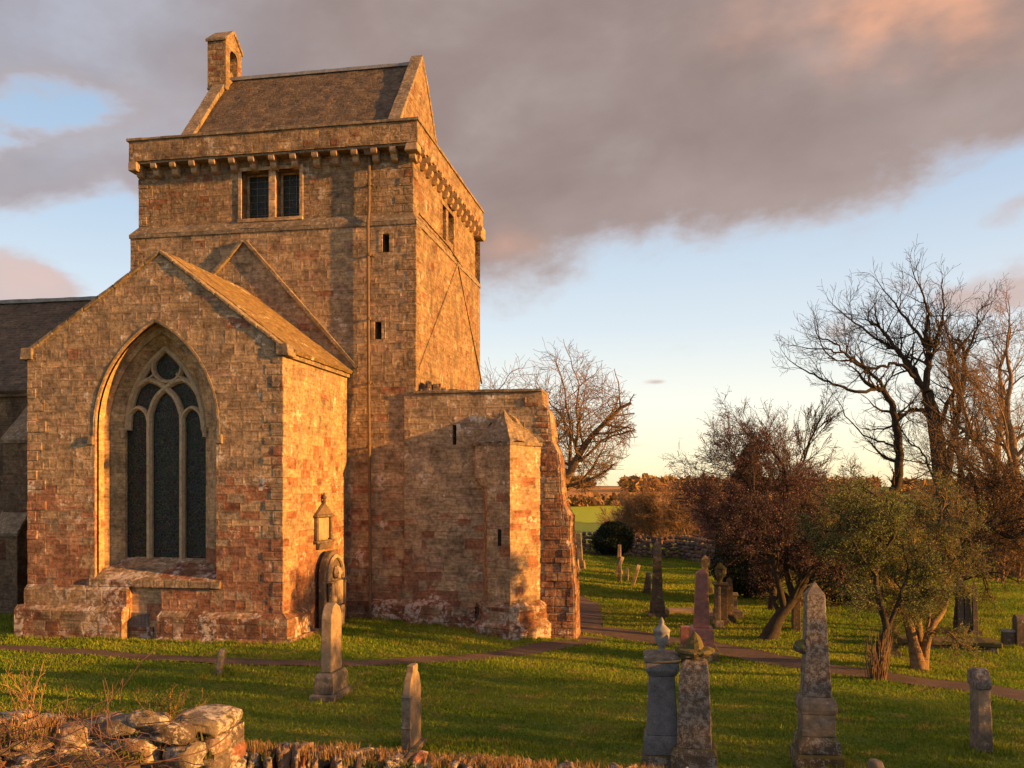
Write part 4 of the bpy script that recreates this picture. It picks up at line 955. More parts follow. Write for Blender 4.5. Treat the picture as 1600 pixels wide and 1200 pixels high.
MB().lathe([(.09, 0), (.09, .03), (.045, .07), (.035, .10), (.05, .13), (.085, .18), (.10, .25), (.105, .31), (.112, .315), (.112, .345), (.09, .36), (.05, .40), (.025, .42), (.035, .45), (.02, .48), (0, .52)], (0, 0), 20, u0).build('urn', GS['pale'], o, smooth=True)
# 5 mossy pillar
o, s = gthing('urn_monument', 'lichen-covered pillar monument with a mossy winged finial, right beside the pale urn', 'monument', 1085, 1240, -.04); k = 1 / s; H0 = 1240
tiers(o, {'rough': .012}, [('base', 'base', [(.30, .28, 0), (.29, .27, hz(1168)), (.26, .24, hz(1160))]), ('shaft', 'lichen', [(.225, .21, hz(1160) + .001), (.185, .18, hz(1040)), (.17, .16, hz(1030)), (.12, .12, hz(1026))])])
MB().lathe([(.10, 0), (.05, .03), (.06, .05), (.20, .08), (.25, .12), (.23, .15), (.12, .16), (.115, .20), (.10, .26), (.065, .31), (.03, .35), (0, .38)], (0, 0), 12, hz(1028)).build('finial', GS['mossy'], o, cut=.06, rough=.02, fs=9)
MB().prism([(-.27, .11), (-.22, .06), (.22, .06), (.27, .11), (.2, .15), (-.2, .15)], -.07, .07).build('finial_wing', GS['mossy'], o, bevel=.02, cut=.05, rough=.015, off=(0, 0, hz(1028) + .03))
# 9 small slab behind
o, s = gthing('headstone', 'narrow reddish gravestone half hidden behind the grey granite urn monument', 'gravestone', 1018, 1150, 0)
MB().prism(dshape(.3, .62, -.1), -.05, .05, 'X').build('slab', GS['pink'], o, bevel=.01, cut=.2, rough=.006)
# 6 tall lichened obelisk
o, s = gthing('obelisk', 'tall lichened obelisk on tiered base with pyramid tip, nearest on the right lawn', 'obelisk', 1276, 1196, .04, tilt=(0, -.012)); k = 1 / s; H0 = 1196
tiers(o, {'rough': .010}, [('base', 'base', [(.33, .33, 0), (.33, .33, hz(1172)), (.31, .31, hz(1168))]), ('plinth', 'base', [(.29, .29, hz(1168) + .001), (.28, .28, hz(1150)), (.24, .24, hz(1142))]),
    ('pedestal', 'grey', [(.235, .235, hz(1142) + .001), (.225, .225, hz(1108))]), ('cornice', 'grey', [(.235, .235, hz(1108) + .001), (.255, .255, hz(1100)), (.25, .25, hz(1090)), (.21, .21, hz(1082))]),
    ('shaft', 'lichen', [(.19, .19, hz(1082) + .001), (.125, .125, hz(925))]), ('tip', 'grey', [(.125, .125, hz(925) + .001), (.005, .005, hz(905))])])
MB().lathe([(.0, 0), (.09, .03), (.12, .10), (.08, .17), (0, .2)], (-.2, -.05), 8, hz(1018)).build('broken_carving', GS['base'], o, cut=.05, rough=.03, fs=8)
# 7 right edge stone
o, s = gthing('headstone', 'grey chipped gravestone with a heavy cap alone near the right edge', 'gravestone', 1534, 1172, .0, tilt=(0, -.03))
MB().box(-.15, .15, -.25, .25, -.1, .10, (.05, .05, .05, .05)).build('base', GS['base'], o, cut=.1, rough=.04)
MB().box(-.105, .105, -.22, .22, .05, 1.02, (.015, .015, .02, .02)).build('slab', GS['grey'], o, bevel=.012, cut=.14, rough=.008, fs=5)
MB().prism([(-.24, 1.0), (-.25, 1.12), (-.16, 1.25), (0, 1.30), (.16, 1.25), (.25, 1.12), (.24, 1.0)], -.115, .105, 'X').build('cap', GS['lichen'], o, bevel=.02, cut=.08, rough=.014, fs=6)
# 8 fragment bottom edge
o, s = gthing('headstone', 'small gravestone top at the bottom edge, right of the tall near obelisk', 'gravestone', 1369, 1232, .2)
MB().prism([(-.16, -.1), (-.16, .34), (-.08, .42), (.12, .4), (.16, .3), (.16, -.1)], -.06, .06, 'X').build('slab', GS['buff'], o, bevel=.02, cut=.08, rough=.012)
# 10 pink granite obelisk
o, s = gthing('obelisk', 'polished pink granite obelisk on a square pedestal beside the path', 'obelisk', 1096, 1030, .05); k = 1 / s; H0 = 1030
tiers(o, {'rough': .0, 'cut': 5}, [('base', 'base', [(.42, .42, 0), (.42, .42, hz(1010)), (.36, .36, hz(1006))]), ('pedestal', 'pink', [(.33, .33, hz(1006) + .001), (.29, .29, hz(980)), (.27, .27, hz(977))]),
    ('shaft', 'pink', [(.20, .20, hz(977) + .001), (.145, .145, hz(894))]), ('tip', 'pink', [(.145, .145, hz(894) + .001), (.004, .004, hz(887))])])
o, s = gthing('headstone', 'low pale red stone standing just left of the pink granite obelisk', 'gravestone', 1071, 1010, 0)
MB().box(-.15, .15, -.12, .12, -.1, .62).build('slab', GS['pink'], o, bevel=.02, cut=.15, rough=.01)
# 11 dark obelisk
o, s = gthing('obelisk', 'tall dark obelisk with a paler top on a stepped pedestal, left of the pink one', 'obelisk', 1027, 964, .05); k = 1 / s; H0 = 964
tiers(o, {'rough': .012}, [('base', 'dark', [(.34, .34, 0), (.34, .34, hz(958)), (.30, .30, hz(955))]), ('pedestal', 'dark', [(.27, .27, hz(955) + .001), (.25, .25, hz(938)), (.235, .235, hz(936))]),
    ('shaft', 'dark', [(.20, .20, hz(936) + .001), (.145, .145, hz(873))]), ('shaft_top', 'grey', [(.14, .14, hz(873) + .001), (.11, .11, hz(849))]), ('tip', 'grey', [(.11, .11, hz(849) + .001), (.004, .004, hz(843))])])
# 12 the middle group near the plum tree
o, s = gthing('obelisk', 'pale grey obelisk beyond the ledger stones, at the left of the crowded group', 'obelisk', 1102, 926, 0); k = 1 / s; H0 = 926
tiers(o, {}, [('base', 'grey', [(.35, .35, 0), (.3, .3, hz(915))]), ('shaft', 'grey', [(.22, .22, hz(915) + .001), (.17, .17, hz(872)), (.004, .004, hz(866))])])
o, s = gthing('draped_urn_monument', 'monument with a draped urn among the crowded group beside the plum tree', 'monument', 1126, 976, 0); k = 1 / s; H0 = 976
tiers(o, {}, [('base', 'dark', [(.30, .30, 0), (.27, .27, hz(966))]), ('pedestal', 'dark', [(.22, .22, hz(966) + .001), (.20, .20, hz(914)), (.25, .25, hz(912)), (.24, .24, hz(909))])])
MB().lathe([(.12, 0), (.07, .06), (.10, .14), (.19, .30), (.18, .42), (.20, .48), (.13, .56), (.06, .62), (0, .66)], (0, 0), 10, hz(909)).build('draped_urn', GS['mossy'], o, cut=.09, rough=.045, fs=6)
o, s = gthing('obelisk', 'short dark obelisk on the right of the draped urn monument', 'obelisk', 1138, 972, .1, tilt=(0, .02)); k = 1 / s; H0 = 972
tiers(o, {}, [('base', 'dark', [(.25, .25, 0), (.2, .2, hz(958))]), ('shaft', 'dark', [(.15, .15, hz(958) + .001), (.09, .09, hz(905)), (.004, .004, hz(900))])])
o, s = gthing('cross_monument', 'thin stone cross in front of the draped urn monument', 'gravestone', 1124, 980, 0); k = 1 / s; H0 = 980
tiers(o, {}, [('base', 'grey', [(.16, .16, 0), (.12, .12, .25)])]); MB().box(-.04, .04, -.05, .05, .251, 1.35).box(-.04, .04, -.2, -.051, .95, 1.05).box(-.04, .04, .051, .2, .95, 1.05).build('cross', GS['grey'], o, bevel=.008)
o, s = gthing('headstone', 'stone pedestal with small scrolled top right of the crowded group, catching the sun', 'gravestone', 1148, 966, 0)
tiers(o, {}, [('base', 'buff', [(.28, .28, 0), (.25, .25, .3), (.12, .12, .34)]), ('shaft', 'buff', [(.09, .09, .341), (.07, .07, .8), (.12, .12, .82), (.10, .10, .92)])])
o, s = gthing('obelisk', 'slender monument with rounded top directly behind the draped urn', 'obelisk', 1142, 934, 0)
tiers(o, {}, [('base', 'buff', [(.28, .28, 0), (.22, .22, .4)]), ('shaft', 'buff', [(.16, .16, .401), (.12, .12, 1.3), (.2, .2, 1.4), (.05, .05, 1.8)])])
# small leaning stones, left lawn
SM = [(962, 897, .95, -.0, .38, 'buff', 'small gravestone leaning far over, leftmost of the little leaning group'), (967, 897, 1.55, 0, .02, 'buff', 'tall narrow stone rising behind the leftmost leaning stone'),
      (968.5, 910, .85, 0, .0, 'dark', 'little dark upright stone in front of the leaning group'), (979, 908, .62, 0, .05, 'grey', 'little pale stone in the middle of the leaning group'),
      (988, 915, 1.0, 0, .30, 'buff', 'gravestone leaning right with sunlit edge, right of the little group'), (1007, 929, .95, 0, .16, 'dark', 'dark leaning gravestone just left of the tall dark obelisk'), (1014, 927, .9, 0, 0, 'grey', 'upright stone tucked behind the tall dark obelisk')]
for px, py, h, rz, tl, mt, lb in SM:
    o, s = gthing('headstone', lb, 'gravestone', px, py, .0, tilt=(0, tl)); w = .26
    if h > 1.5: tiers(o, {}, [('base', mt, [(.2, .25, 0), (.15, .2, .25)]), ('slab', mt, [(.09, .16, .251), (.08, .14, h)])])
    else: MB().prism(dshape(w, h - w * .8, -.2, 8), -.08, .08, 'X').build('slab', GS[mt], o, bevel=.015, cut=.2, rough=.01)
o, s = gthing('obelisk', 'tall thin grey obelisk seen close to the broken end of the church wall', 'obelisk', 904, 889, 0); k = 1 / s; H0 = 889
tiers(o, {}, [('base', 'grey', [(.36, .36, 0), (.3, .3, .5)]), ('shaft', 'grey', [(.22, .22, .501), (.13, .13, hz(833)), (.004, .004, hz(830))])])
o, s = gthing('cross_monument', 'small stone cross beside the thin obelisk by the broken wall end', 'gravestone', 898, 892, 0)
tiers(o, {}, [('base', 'grey', [(.3, .3, 0), (.2, .2, .4)])]); MB().box(-.06, .06, -.07, .07, .401, 1.7).box(-.06, .06, -.3, -.071, 1.2, 1.35).box(-.06, .06, .071, .3, 1.2, 1.35).build('cross', GS['pale'], o, bevel=.01)
o, s = gthing('headstone', 'gravestone half hidden by the broken end of the church wall', 'gravestone', 901, 911, 0); MB().prism(dshape(.25, .9, -.2, 8), -.08, .08, 'X').build('slab', GS['buff'], o, bevel=.015)
# ledgers, table stones
o, s = gthing('ledger_stone', 'low sunlit stone kerb lying in the grass left of the pink obelisk', 'grave kerb', 1075, 957, .15)
MB().box(-.75, .85, -.35, .35, -.1, .16).build('slab', GS['buff'], o, bevel=.03, cut=.2, rough=.03)
o, s = gthing('ledger_stone', 'broken stone kerb with raised blocks right of the pink obelisk', 'grave kerb', 1110, 966, .15)
MB().box(-.5, .6, -.35, .35, -.1, .18).build('slab', GS['buff'], o, bevel=.03, cut=.2, rough=.04); MB().box(.1, .5, -.3, .2, .181, .38).build('block', GS['buff'], o, bevel=.03, cut=.2, rough=.03)
o, s = gthing('table_tomb', 'long mossy ledger tomb lying behind the three stemmed green tree', 'tomb', 1475, 1012, -.10)
MB().box(-1.75, 1.35, -.42, .42, -.2, .16, (.05, .05, .03, .03)).build('body', GS['base'], o, bevel=.02, cut=.2, rough=.03); MB().box(-1.7, 1.4, -.47, .47, .161, .30).build('slab', GS['mossy'], o, bevel=.02, cut=.2, rough=.03)
o, s = gthing('headstone', 'dark slender pillar stone between the two green trees', 'gravestone', 1393, 1024, 0)
tiers(o, {}, [('base', 'dark', [(.22, .22, 0), (.2, .2, .16)]), ('shaft', 'dark', [(.12, .12, .161), (.10, .10, 1.0), (.14, .14, 1.02), (.05, .05, 1.15)])])
o, s = gthing('headstone', 'narrow upright stone just left of the near obelisk, sun on its right edge', 'gravestone', 1244, 986, 0)
MB().prism(dshape(.22, 1.1, -.1, 8), -.12, .12, 'X').build('slab', GS['dark'], o, bevel=.015, cut=.2, rough=.01)
for px, py, h, w, lb in ((1502, 992, 1.75, .08, 'tall thin column stone, leftmost of three beneath the big bare trees'), (1512, 992, 1.5, .10, 'broad column stone, middle of three beneath the big bare trees'), (1524, 994, 1.55, .08, 'leaning column stone, right of three beneath the big bare trees')):
    o, s = gthing('column_stone', lb, 'gravestone', px, py, 0, tilt=(0, -.02)); tiers(o, {}, [('base', 'dark', [(w + .1, w + .1, 0), (w + .08, w + .08, .2)]), ('shaft', 'dark', [(w, w, .201), (w * .8, w * .8, h), (w * .3, w * .3, h + .15)])])
o, s = gthing('headstone', 'small dark stone with a pale flat top near the right edge, under the trees', 'gravestone', 1575, 1009, 0)
tiers(o, {}, [('base', 'dark', [(.16, .16, 0), (.14, .14, .44)]), ('cap', 'pale', [(.17, .17, .441), (.16, .16, .5)])])
o, s = gthing('headstone', 'tall brown gravestone at the right edge beneath the trees', 'gravestone', 1592, 1010, 0)
MB().prism(dshape(.2, .75, -.1, 8), -.12, .12, 'X').build('slab', GS['dark'], o, bevel=.015, cut=.2, rough=.01)
o, s = gthing('boulder', 'rounded grey stone mound beside the dark yew bush', 'stone', 983, 864, 0)
MB().lathe([(1.25, -.2), (1.2, .15), (.95, .42), (.5, .58), (0, .62)], (0, 0), 12).build('mound', GS['grey'], o, cut=.3, rough=.06)
# make the last a single mesh thing

# ------------------------------------------------------------------ rubble walls
def rocks(name, specs, mat, parent=None, sub=1, seed=5, am=.16, ex=.45):
    """specs: (centre, half sizes, rotation z); one mesh of weathered stones"""
    b0 = bmesh.new(); bmesh.ops.create_icosphere(b0, subdivisions=sub, radius=1); b0.verts.ensure_lookup_table()
    bv = np.array([v.co for v in b0.verts]); bf = np.array([[v.index for v in f.verts] for f in b0.faces]); b0.free()
    # push the ball towards a block
    bb = np.sign(bv) * np.abs(bv) ** ex
    Vs, Fs = [], []; rg = np.random.default_rng(seed); n0 = 0
    for c, h, rz in specs:
        f = rg.uniform(-9, 9, 3); k = np.array([1 + am * noise.noise(Vector(v * 1.6 + f)) + am * .6 * noise.noise(Vector(v * 4 + f)) for v in bv])
        p = bb * k[:, None] * np.array(h); ca, sa = math.cos(rz), math.sin(rz); tl = rg.normal(0, .12)
        q = np.stack([p[:, 0] * ca - p[:, 1] * sa, p[:, 0] * sa + p[:, 1] * ca, p[:, 2] + p[:, 0] * tl], 1) + np.array(c)
        Vs.append(q); Fs.append(bf + n0); n0 += len(bv)
    return npmesh(name, np.concatenate(Vs), np.concatenate(Fs), mat, parent, smooth=False)
def rockmat(name, cols, lich=.5):
    m, t, b = newmat(name); g = t.new('ShaderNodeNewGeometry'); pos = g.outputs['Position']
    n1 = t.noise(pos, 4, 5, .6); n2 = t.noise(pos, 22, 6, .7); n3 = t.noise(pos, 80, 3, .7)
    c = t.ramp(g.outputs['Random Per Island'], cols, 'CONSTANT')
    c = t.mix(1, c, t.ramp(n2, [(.3, (.5, .48, .46)), (.5, (1, 1, 1)), (.72, (1.4, 1.35, 1.3))]), 'MULTIPLY')
    c = t.mix(t.m('MULTIPLY', t.rng(t.m('ADD', t.m('MULTIPLY', n1, .55), t.m('MULTIPLY', n2, .45)), .60 - lich * .12, .66 - lich * .1), .8), c, (.47, .43, .39))
    c = t.mix(t.rng(t.m('ADD', n1, t.m('MULTIPLY', n3, .2)), .72, .80), c, (.10, .08, .02))
    t.l.new(c, b.inputs['Base Color']); bump(t, b, t.m('ADD', n2, t.m('MULTIPLY', n3, .4)), .02); return m
M['rock'] = rockmat('wall_rubble', [(0, (.17, .115, .085)), (.2, (.12, .095, .08)), (.4, (.21, .15, .115)), (.6, (.09, .07, .06)), (.75, (.22, .095, .065)), (.82, (.15, .125, .10))], .8)
M['soil'] = plain('wall_soil', (.07, .05, .035), 1, 0, .5, 20, .03)
M['rock_far'] = rockmat('far_wall_rubble', [(0, (.16, .11, .085)), (.3, (.11, .085, .07)), (.6, (.20, .145, .11))], .3)
r = random.Random(21)
fw = thing('rubble_wall', 'old lichened rubble wall with upright cope stones and grass along the bottom edge', 'wall', (0, 0, 0))
# lower wall: runs to the right from the gate pier
A = atd(372, 1165, 7.2); B = atd(1040, 1212, 7.6); Cc = atd(1700, 1290, 7.9)
def wl(t_): return A.lerp(B, t_) if t_ <= 1 else B.lerp(Cc, t_ - 1)
specs = []; L_ = (B - A).length; t_ = -.02; n = 0
while t_ < 1.9:
    w = r.uniform(.025, .085); p = wl(t_); h = r.uniform(.055, .12); yaw = r.uniform(-.6, .6)
    specs.append(((p.x, p.y + r.uniform(-.04, .04), p.z - h * .8 + r.uniform(-.045, .025)), (w * .62, r.uniform(.12, .2), h), yaw)); t_ += w * 1.15 / L_
for i in range(420):
    p = wl(r.uniform(-.02, 1.9)); specs.append(((p.x, p.y + r.choice((-.16, .16)) + r.uniform(-.03, .03), p.z - .14 - r.uniform(.02, 1.6)), (r.uniform(.07, .16), r.uniform(.06, .1), r.uniform(.035, .08)), r.uniform(-.2, .2)))
o1 = rocks('cope_and_face_stones', specs, M['rock'], fw, 2, 5, .34)
mb = MB(); yA = A.y
for a, b_ in ((0, .5), (.5, 1), (1, 1.9)):
    p, q = wl(a), wl(b_); mb.prism([(p.x, p.y - .17), (q.x, q.y - .17), (q.x, q.y + .17), (p.x, p.y + .17)], .2, min(p.z, q.z) - .16, 'Z')
mb.build('wall_core', M['dark'], fw)
# gate pier and left wall
pr_ = thing('wall_pier', 'squared rubble pier with one big rounded cap stone, right face glowing in the sun', 'wall pier', (0, 0, 0))
P = atd(325, 1112, 6.6); specs = []
zc = P.z
for lvl in range(9):
    z = zc - .19 - lvl * .125
    for ix in (-1, 0, 1):
        for iy in (-1, 1): specs.append(((P.x + ix * .12 + r.uniform(-.02, .02), P.y + iy * .13, z + r.uniform(-.012, .012)), (.075, .12, .064), r.uniform(-.1, .1)))
rocks('pier_stones', specs, M['rock'], pr_, 2, 8, .10); MB().box(P.x - .17, P.x + .17, P.y - .22, P.y + .22, 1.0, zc - .12).build('pier_core', M['rock'], pr_, cut=.1, rough=.015)
rocks('cap_stone', [((P.x + .0, P.y, zc - .055), (.185, .26, .062), .1)], M['rock'], pr_, 4, 3, .2, .62)
lw = thing('rubble_wall', 'tumbled section of rubble wall at the bottom left corner, overgrown with dry stems', 'wall', (0, 0, 0)); specs = []
Q0 = atd(-120, 1105, 6.0); Q1 = atd(285, 1140, 6.5)
for i in range(620):
    t_ = r.random(); p = Q0.lerp(Q1, t_); dn = r.random() ** 1.3 * .7
    s_ = r.uniform(.04, .13); off = r.uniform(-.5, .22)
    top = p.z - .07 - max(0, -off) * .62 + .05 * noise.noise(Vector((p.x * 3, 0, 0)))
    specs.append(((p.x, p.y + off, top - dn * .5), (s_, s_ * r.uniform(.6, 1), s_ * r.uniform(.35, .65)), r.uniform(0, 3)))
for px_, py_, w, h in ((235, 1112, .13, .055), (60, 1150, .16, .09), (270, 1128, .14, .06), (195, 1118, .13, .06), (115, 1130, .12, .07), (20, 1112, .13, .07), (215, 1150, .14, .09), (290, 1160, .13, .08), (160, 1165, .12, .07)):
    p = atd(px_, py_, 6.2); specs.append(((p.x, p.y, p.z - h), (w, w * .8, h), r.uniform(-.3, .3)))
rocks('tumbled_stones', specs, M['rock'], lw, 2, 9, .3)
mb = MB().prism([(Q0.y - .6, .8), (Q0.y - .6, Q0.z - .85), (Q0.y + .1, Q0.z - .34), (Q0.y + .25, Q0.z - .34), (Q0.y + .25, .8)], Q0.x, Q1.x, 'X'); mb.build('wall_core', M['soil'], lw, cut=.12, rough=.05)
# blades: dry grass, fern and twig tufts on the walls
def tufts(name, centres, mat, h=(.05, .12), n=26, w=.003, spread=.05, label=None, cat='grass', lean=.4):
    Vv, Ff = [], []; k = 0
    for c in centres:
        for i in range(n):
            a = r.uniform(0, 2 * PI); b_ = Vector(c) + Vector((r.gauss(0, spread), r.gauss(0, spread * .7), 0)); hh = r.uniform(*h); l = r.uniform(.1, 1) * lean * hh; ww = w * r.uniform(.6, 1.3)
            d = Vector((math.cos(a), math.sin(a), 0)); sd_ = Vector((-d.y, d.x, 0)) * ww
            m_ = b_ + d * l * .4 + Vector((0, 0, hh * .62)); e = b_ + d * l * 1.3 + Vector((0, 0, hh * r.uniform(.7, 1)))
            Vv += [b_ - sd_, b_ + sd_, m_ + sd_ * .7, m_ - sd_ * .7, e, e]; Ff += [(k, k + 1, k + 2, k + 3), (k + 3, k + 2, k + 4, k + 5)]; k += 6
    o = npmesh(name, [tuple(v) for v in Vv], Ff, mat)
    if label: setp(o, label, cat, kind='stuff')
    return o
M['straw'] = leafmat('dry_grass', (.30, .17, .06), (.20, .12, .045), (.36, .24, .10), .3); M['fern'] = leafmat('fern_green', (.07, .10, .02), (.12, .13, .03), (.05, .08, .015))
cs = []
for _ in range(150):
    k_ = r.uniform(0, 1.1)
    if noise.noise(Vector((k_ * 14, 3, 0))) > -.12: cs.append(wl(k_) + Vector((0, r.uniform(-.12, .12), -.03 + .03 * noise.noise(Vector((k_ * 20, 8, 0))))))
cs += [Q0.lerp(Q1, r.random()) + Vector((0, r.uniform(-.3, .2), -.06)) for _ in range(36)]
tufts('dry_grass', cs, M['straw'], (.04, .11), 44, .0032, .06, 'tufts of dry orange grass growing on the tops of the rubble walls')
cs = [wl(r.uniform(0, 1.1)) + Vector((0, r.uniform(-.2, .0), -.05)) for _ in range(40)] + [Q0.lerp(Q1, r.random()) + Vector((0, r.uniform(-.5, .1), -.1)) for _ in range(30)] + [P + Vector((r.uniform(-.2, .25), -.3, -.1 - r.random() * .2)) for _ in range(8)]
tufts('wall_plants', cs, M['fern'], (.03, .09), 22, .006, .05, 'small green ferns and weeds in the joints of the rubble walls', 'plants', .9)

cs = []
for p, d in GB:
    if d < 42:
        for k in range(16 if d < 20 else 12):
            a = k * 2 * PI / 16 + r.uniform(-.2, .2); q_ = p + Vector((math.cos(a) * r.uniform(.24, .40), math.sin(a) * r.uniform(.28, .55), 0)); q_.z = gz(q_.x, q_.y) - .01; cs.append(q_)
for (x, y), (x2, y2), k in (((TX0 - .4, TY - .45), (TX1 + .4, TY - .45), 60), ((TX1 + .5, TY - .3), (TX1 + .3, WY - .3), 30), ((TX1 + .4, NY - .3), (T0[1][0] - .2, NY - .35), 40), ((T0[1][0], NY - 1.3), (pr[-1][0] + .1, NY - .3), 34)):
    for i in range(k): f = r.random(); q_ = Vector((x + (x2 - x) * f, y + (y2 - y) * f - r.uniform(0, .08), 0)); q_.z = gz(q_.x, q_.y) - .01; cs.append(q_)
tufts('long_grass', cs, M['blade'], (.06, .17), 30, .006, .06, 'unmown long grass round the feet of the gravestones and church walls')

# ------------------------------------------------------------------ trees
def tubes(name, lines, mat, parent=None, sides=(8, 6, 5, 3, 3, 3)):
    """lines: (points Nx3, radii N, level) -> one mesh"""
    Vs, Fs = [], []; n0 = 0
    groups = {}
    for P_, r_, l in lines: groups.setdefault((len(P_), sides[min(l, len(sides) - 1)]), []).append((P_, r_))
    for (n, k), g in groups.items():
        P_ = np.array([x[0] for x in g], 'f'); rr = np.array([x[1] for x in g], 'f')
        d = np.empty_like(P_); d[:, 1:-1] = P_[:, 2:] - P_[:, :-2]; d[:, 0] = P_[:, 1] - P_[:, 0]; d[:, -1] = P_[:, -1] - P_[:, -2]
        d /= np.linalg.norm(d, axis=2, keepdims=True) + 1e-9
        ref = np.where(np.abs(d[:, :1, 2:3]) > .8, np.array([[[1., 0, 0]]]), np.array([[[0, 0, 1.]]])); ref = np.broadcast_to(ref, d.shape)
        a = np.cross(d, ref); a /= np.linalg.norm(a, axis=2, keepdims=True) + 1e-9; b = np.cross(d, a)
        th = np.arange(k) * 2 * PI / k
        ring = P_[:, :, None, :] + rr[:, :, None, None] * (a[:, :, None, :] * np.cos(th)[None, None, :, None] + b[:, :, None, :] * np.sin(th)[None, None, :, None])
        G_ = len(g); Vs.append(ring.reshape(-1, 3)); idx = np.arange(G_ * n * k).reshape(G_, n, k) + n0
        A_ = idx[:, :-1]; B_ = idx[:, 1:]; Fs.append(np.stack([A_, np.roll(A_, -1, 2), np.roll(B_, -1, 2), B_], -1).reshape(-1, 4)); n0 += G_ * n * k
    return npmesh(name, np.concatenate(Vs), np.concatenate(Fs), mat, parent, smooth=True)
def rot_about(d, ang, az_, R_):
    a = d.orthogonal().normalized(); b = d.cross(a); p = a * math.cos(az_) + b * math.sin(az_); return (d * math.cos(ang) + p * math.sin(ang)).normalized()
def branch(p, d, rad, L, lvl, out, q, r):
    n = q['seg'][min(lvl, len(q['seg']) - 1)]; pts = [tuple(p)]; rs = [rad]; ds = [d]; st = L / n; wd = q['wander'] * (1 if lvl else q.get('w0', .5))
    for i in range(n):
        d = (d + Vector((r.gauss(0, wd), r.gauss(0, wd), r.gauss(0, wd) + q['up']))).normalized()
        if p.z < q.get('floor', -99) and d.z < 0: d.z = abs(d.z)
        if 'env' in q:
            ex_, ey_, ez_, er, eh = q['env']; pn = p + d * st
            if lvl and ((pn.x - ex_) / er) ** 2 + ((pn.y - ey_) / er) ** 2 + ((pn.z - ez_) / eh) ** 2 > r.uniform(.8, 1.1): break
        p = p + d * st; pts.append(tuple(p)); ds.append(d); rs.append(max(rad * (1 - (1 - q['taper']) * (i + 1) / n), q['rmin']))
    if len(pts) < 2: return
    out.append((pts, rs, lvl)); n = len(pts) - 1
    if lvl >= q['levels']: return
    k = q['kids'][min(lvl, len(q['kids']) - 1)]; st0 = q['start'][min(lvl, len(q['start']) - 1)]
    for j in range(k):
        f = st0 + (1 - st0) * (j + r.random()) / k; i = min(int(f * n), n - 1); fr = f * n - i
        bp = Vector(pts[i]).lerp(Vector(pts[i + 1]), fr); br = rs[i] * (1 - fr) + rs[i + 1] * fr
        nd = rot_about(ds[i + 1], q['ang'] * r.uniform(.6, 1.35), r.uniform(0, 2 * PI), r)
        if lvl == 0 and nd.z < q.get('minz', -.3): nd.z = abs(nd.z) * .5; nd.normalize()
        branch(bp, nd, max(br * q['rk'] * r.uniform(.8, 1.1), q['rmin']), L * q['lk'] * r.uniform(.65, 1.2) * (1.15 - .45 * f), lvl + 1, out, q, r)
    nd = ds[-1]; branch(Vector(pts[-1]), nd, rs[-1], L * q['lk'] * .8, lvl + 1, out, q, r)
DEF = dict(seg=(9, 6, 5, 4, 3, 2), wander=.16, up=.06, taper=.35, rmin=.008, levels=4, kids=(6, 5, 5, 5, 4), start=(.35, .25, .2, .15), ang=.75, rk=.62, lk=.62)
def leaves(name, lines, mat, parent, n, size, lvmin=3, seed=1, jit=.08, asp=.6):
    rg = np.random.default_rng(seed); pts = np.array([p for P_, r_, l in lines if l >= lvmin for p in P_[1:]])
    c = pts[rg.integers(0, len(pts), n)] + rg.normal(0, jit, (n, 3)); u = rg.normal(0, 1, (n, 3)); u /= np.linalg.norm(u, axis=1, keepdims=True); v = np.cross(u, rg.normal(0, 1, (n, 3))); v /= np.linalg.norm(v, axis=1, keepdims=True)
    s_ = rg.uniform(.6, 1.3, (n, 1)) * size
    V_ = np.stack([c - u * s_, c + v * s_ * asp, c + u * s_, c - v * s_ * asp], 1)
    return npmesh(name, V_.reshape(-1, 3), np.arange(n * 4).reshape(-1, 4), mat, parent)
def settree(name, label, base, lines, bark, group=None, cat='tree', split=1, par=None):
    """trunk and main limbs / crown of fine branches as two parts; base is the world point of the root"""
    o = thing(name, label, cat, tuple(base), 0, group); b_ = np.array(base)
    L2 = [(np.array(P_) - b_, r_, l) for P_, r_, l in lines]
    tubes('trunk', [x for x in L2 if x[2] <= split], bark, o); tubes('crown', [x for x in L2 if x[2] > split], bark, o)
    return o, L2
# --- big bare tree behind the broken wall
r = random.Random(31); b0 = atd(846, 870, 50); b0.z = gz(b0.x, b0.y) - .2; out = []
q = dict(DEF, ang=.95, wander=.24, up=.04, kids=(13, 8, 6, 5, 4), start=(.40, .12, .12), levels=4, rmin=.009, lk=.70, rk=.5, taper=.4, minz=.05, env=(b0.x, b0.y, 7.7, 5.2, 4.6))
branch(b0, Vector((0, 0, 1)), .42, 7.4, 0, out, q, r)
settree('bare_tree', 'round crowned bare tree rising behind the ruined wall of the church', b0, out, M['bark_warm'])
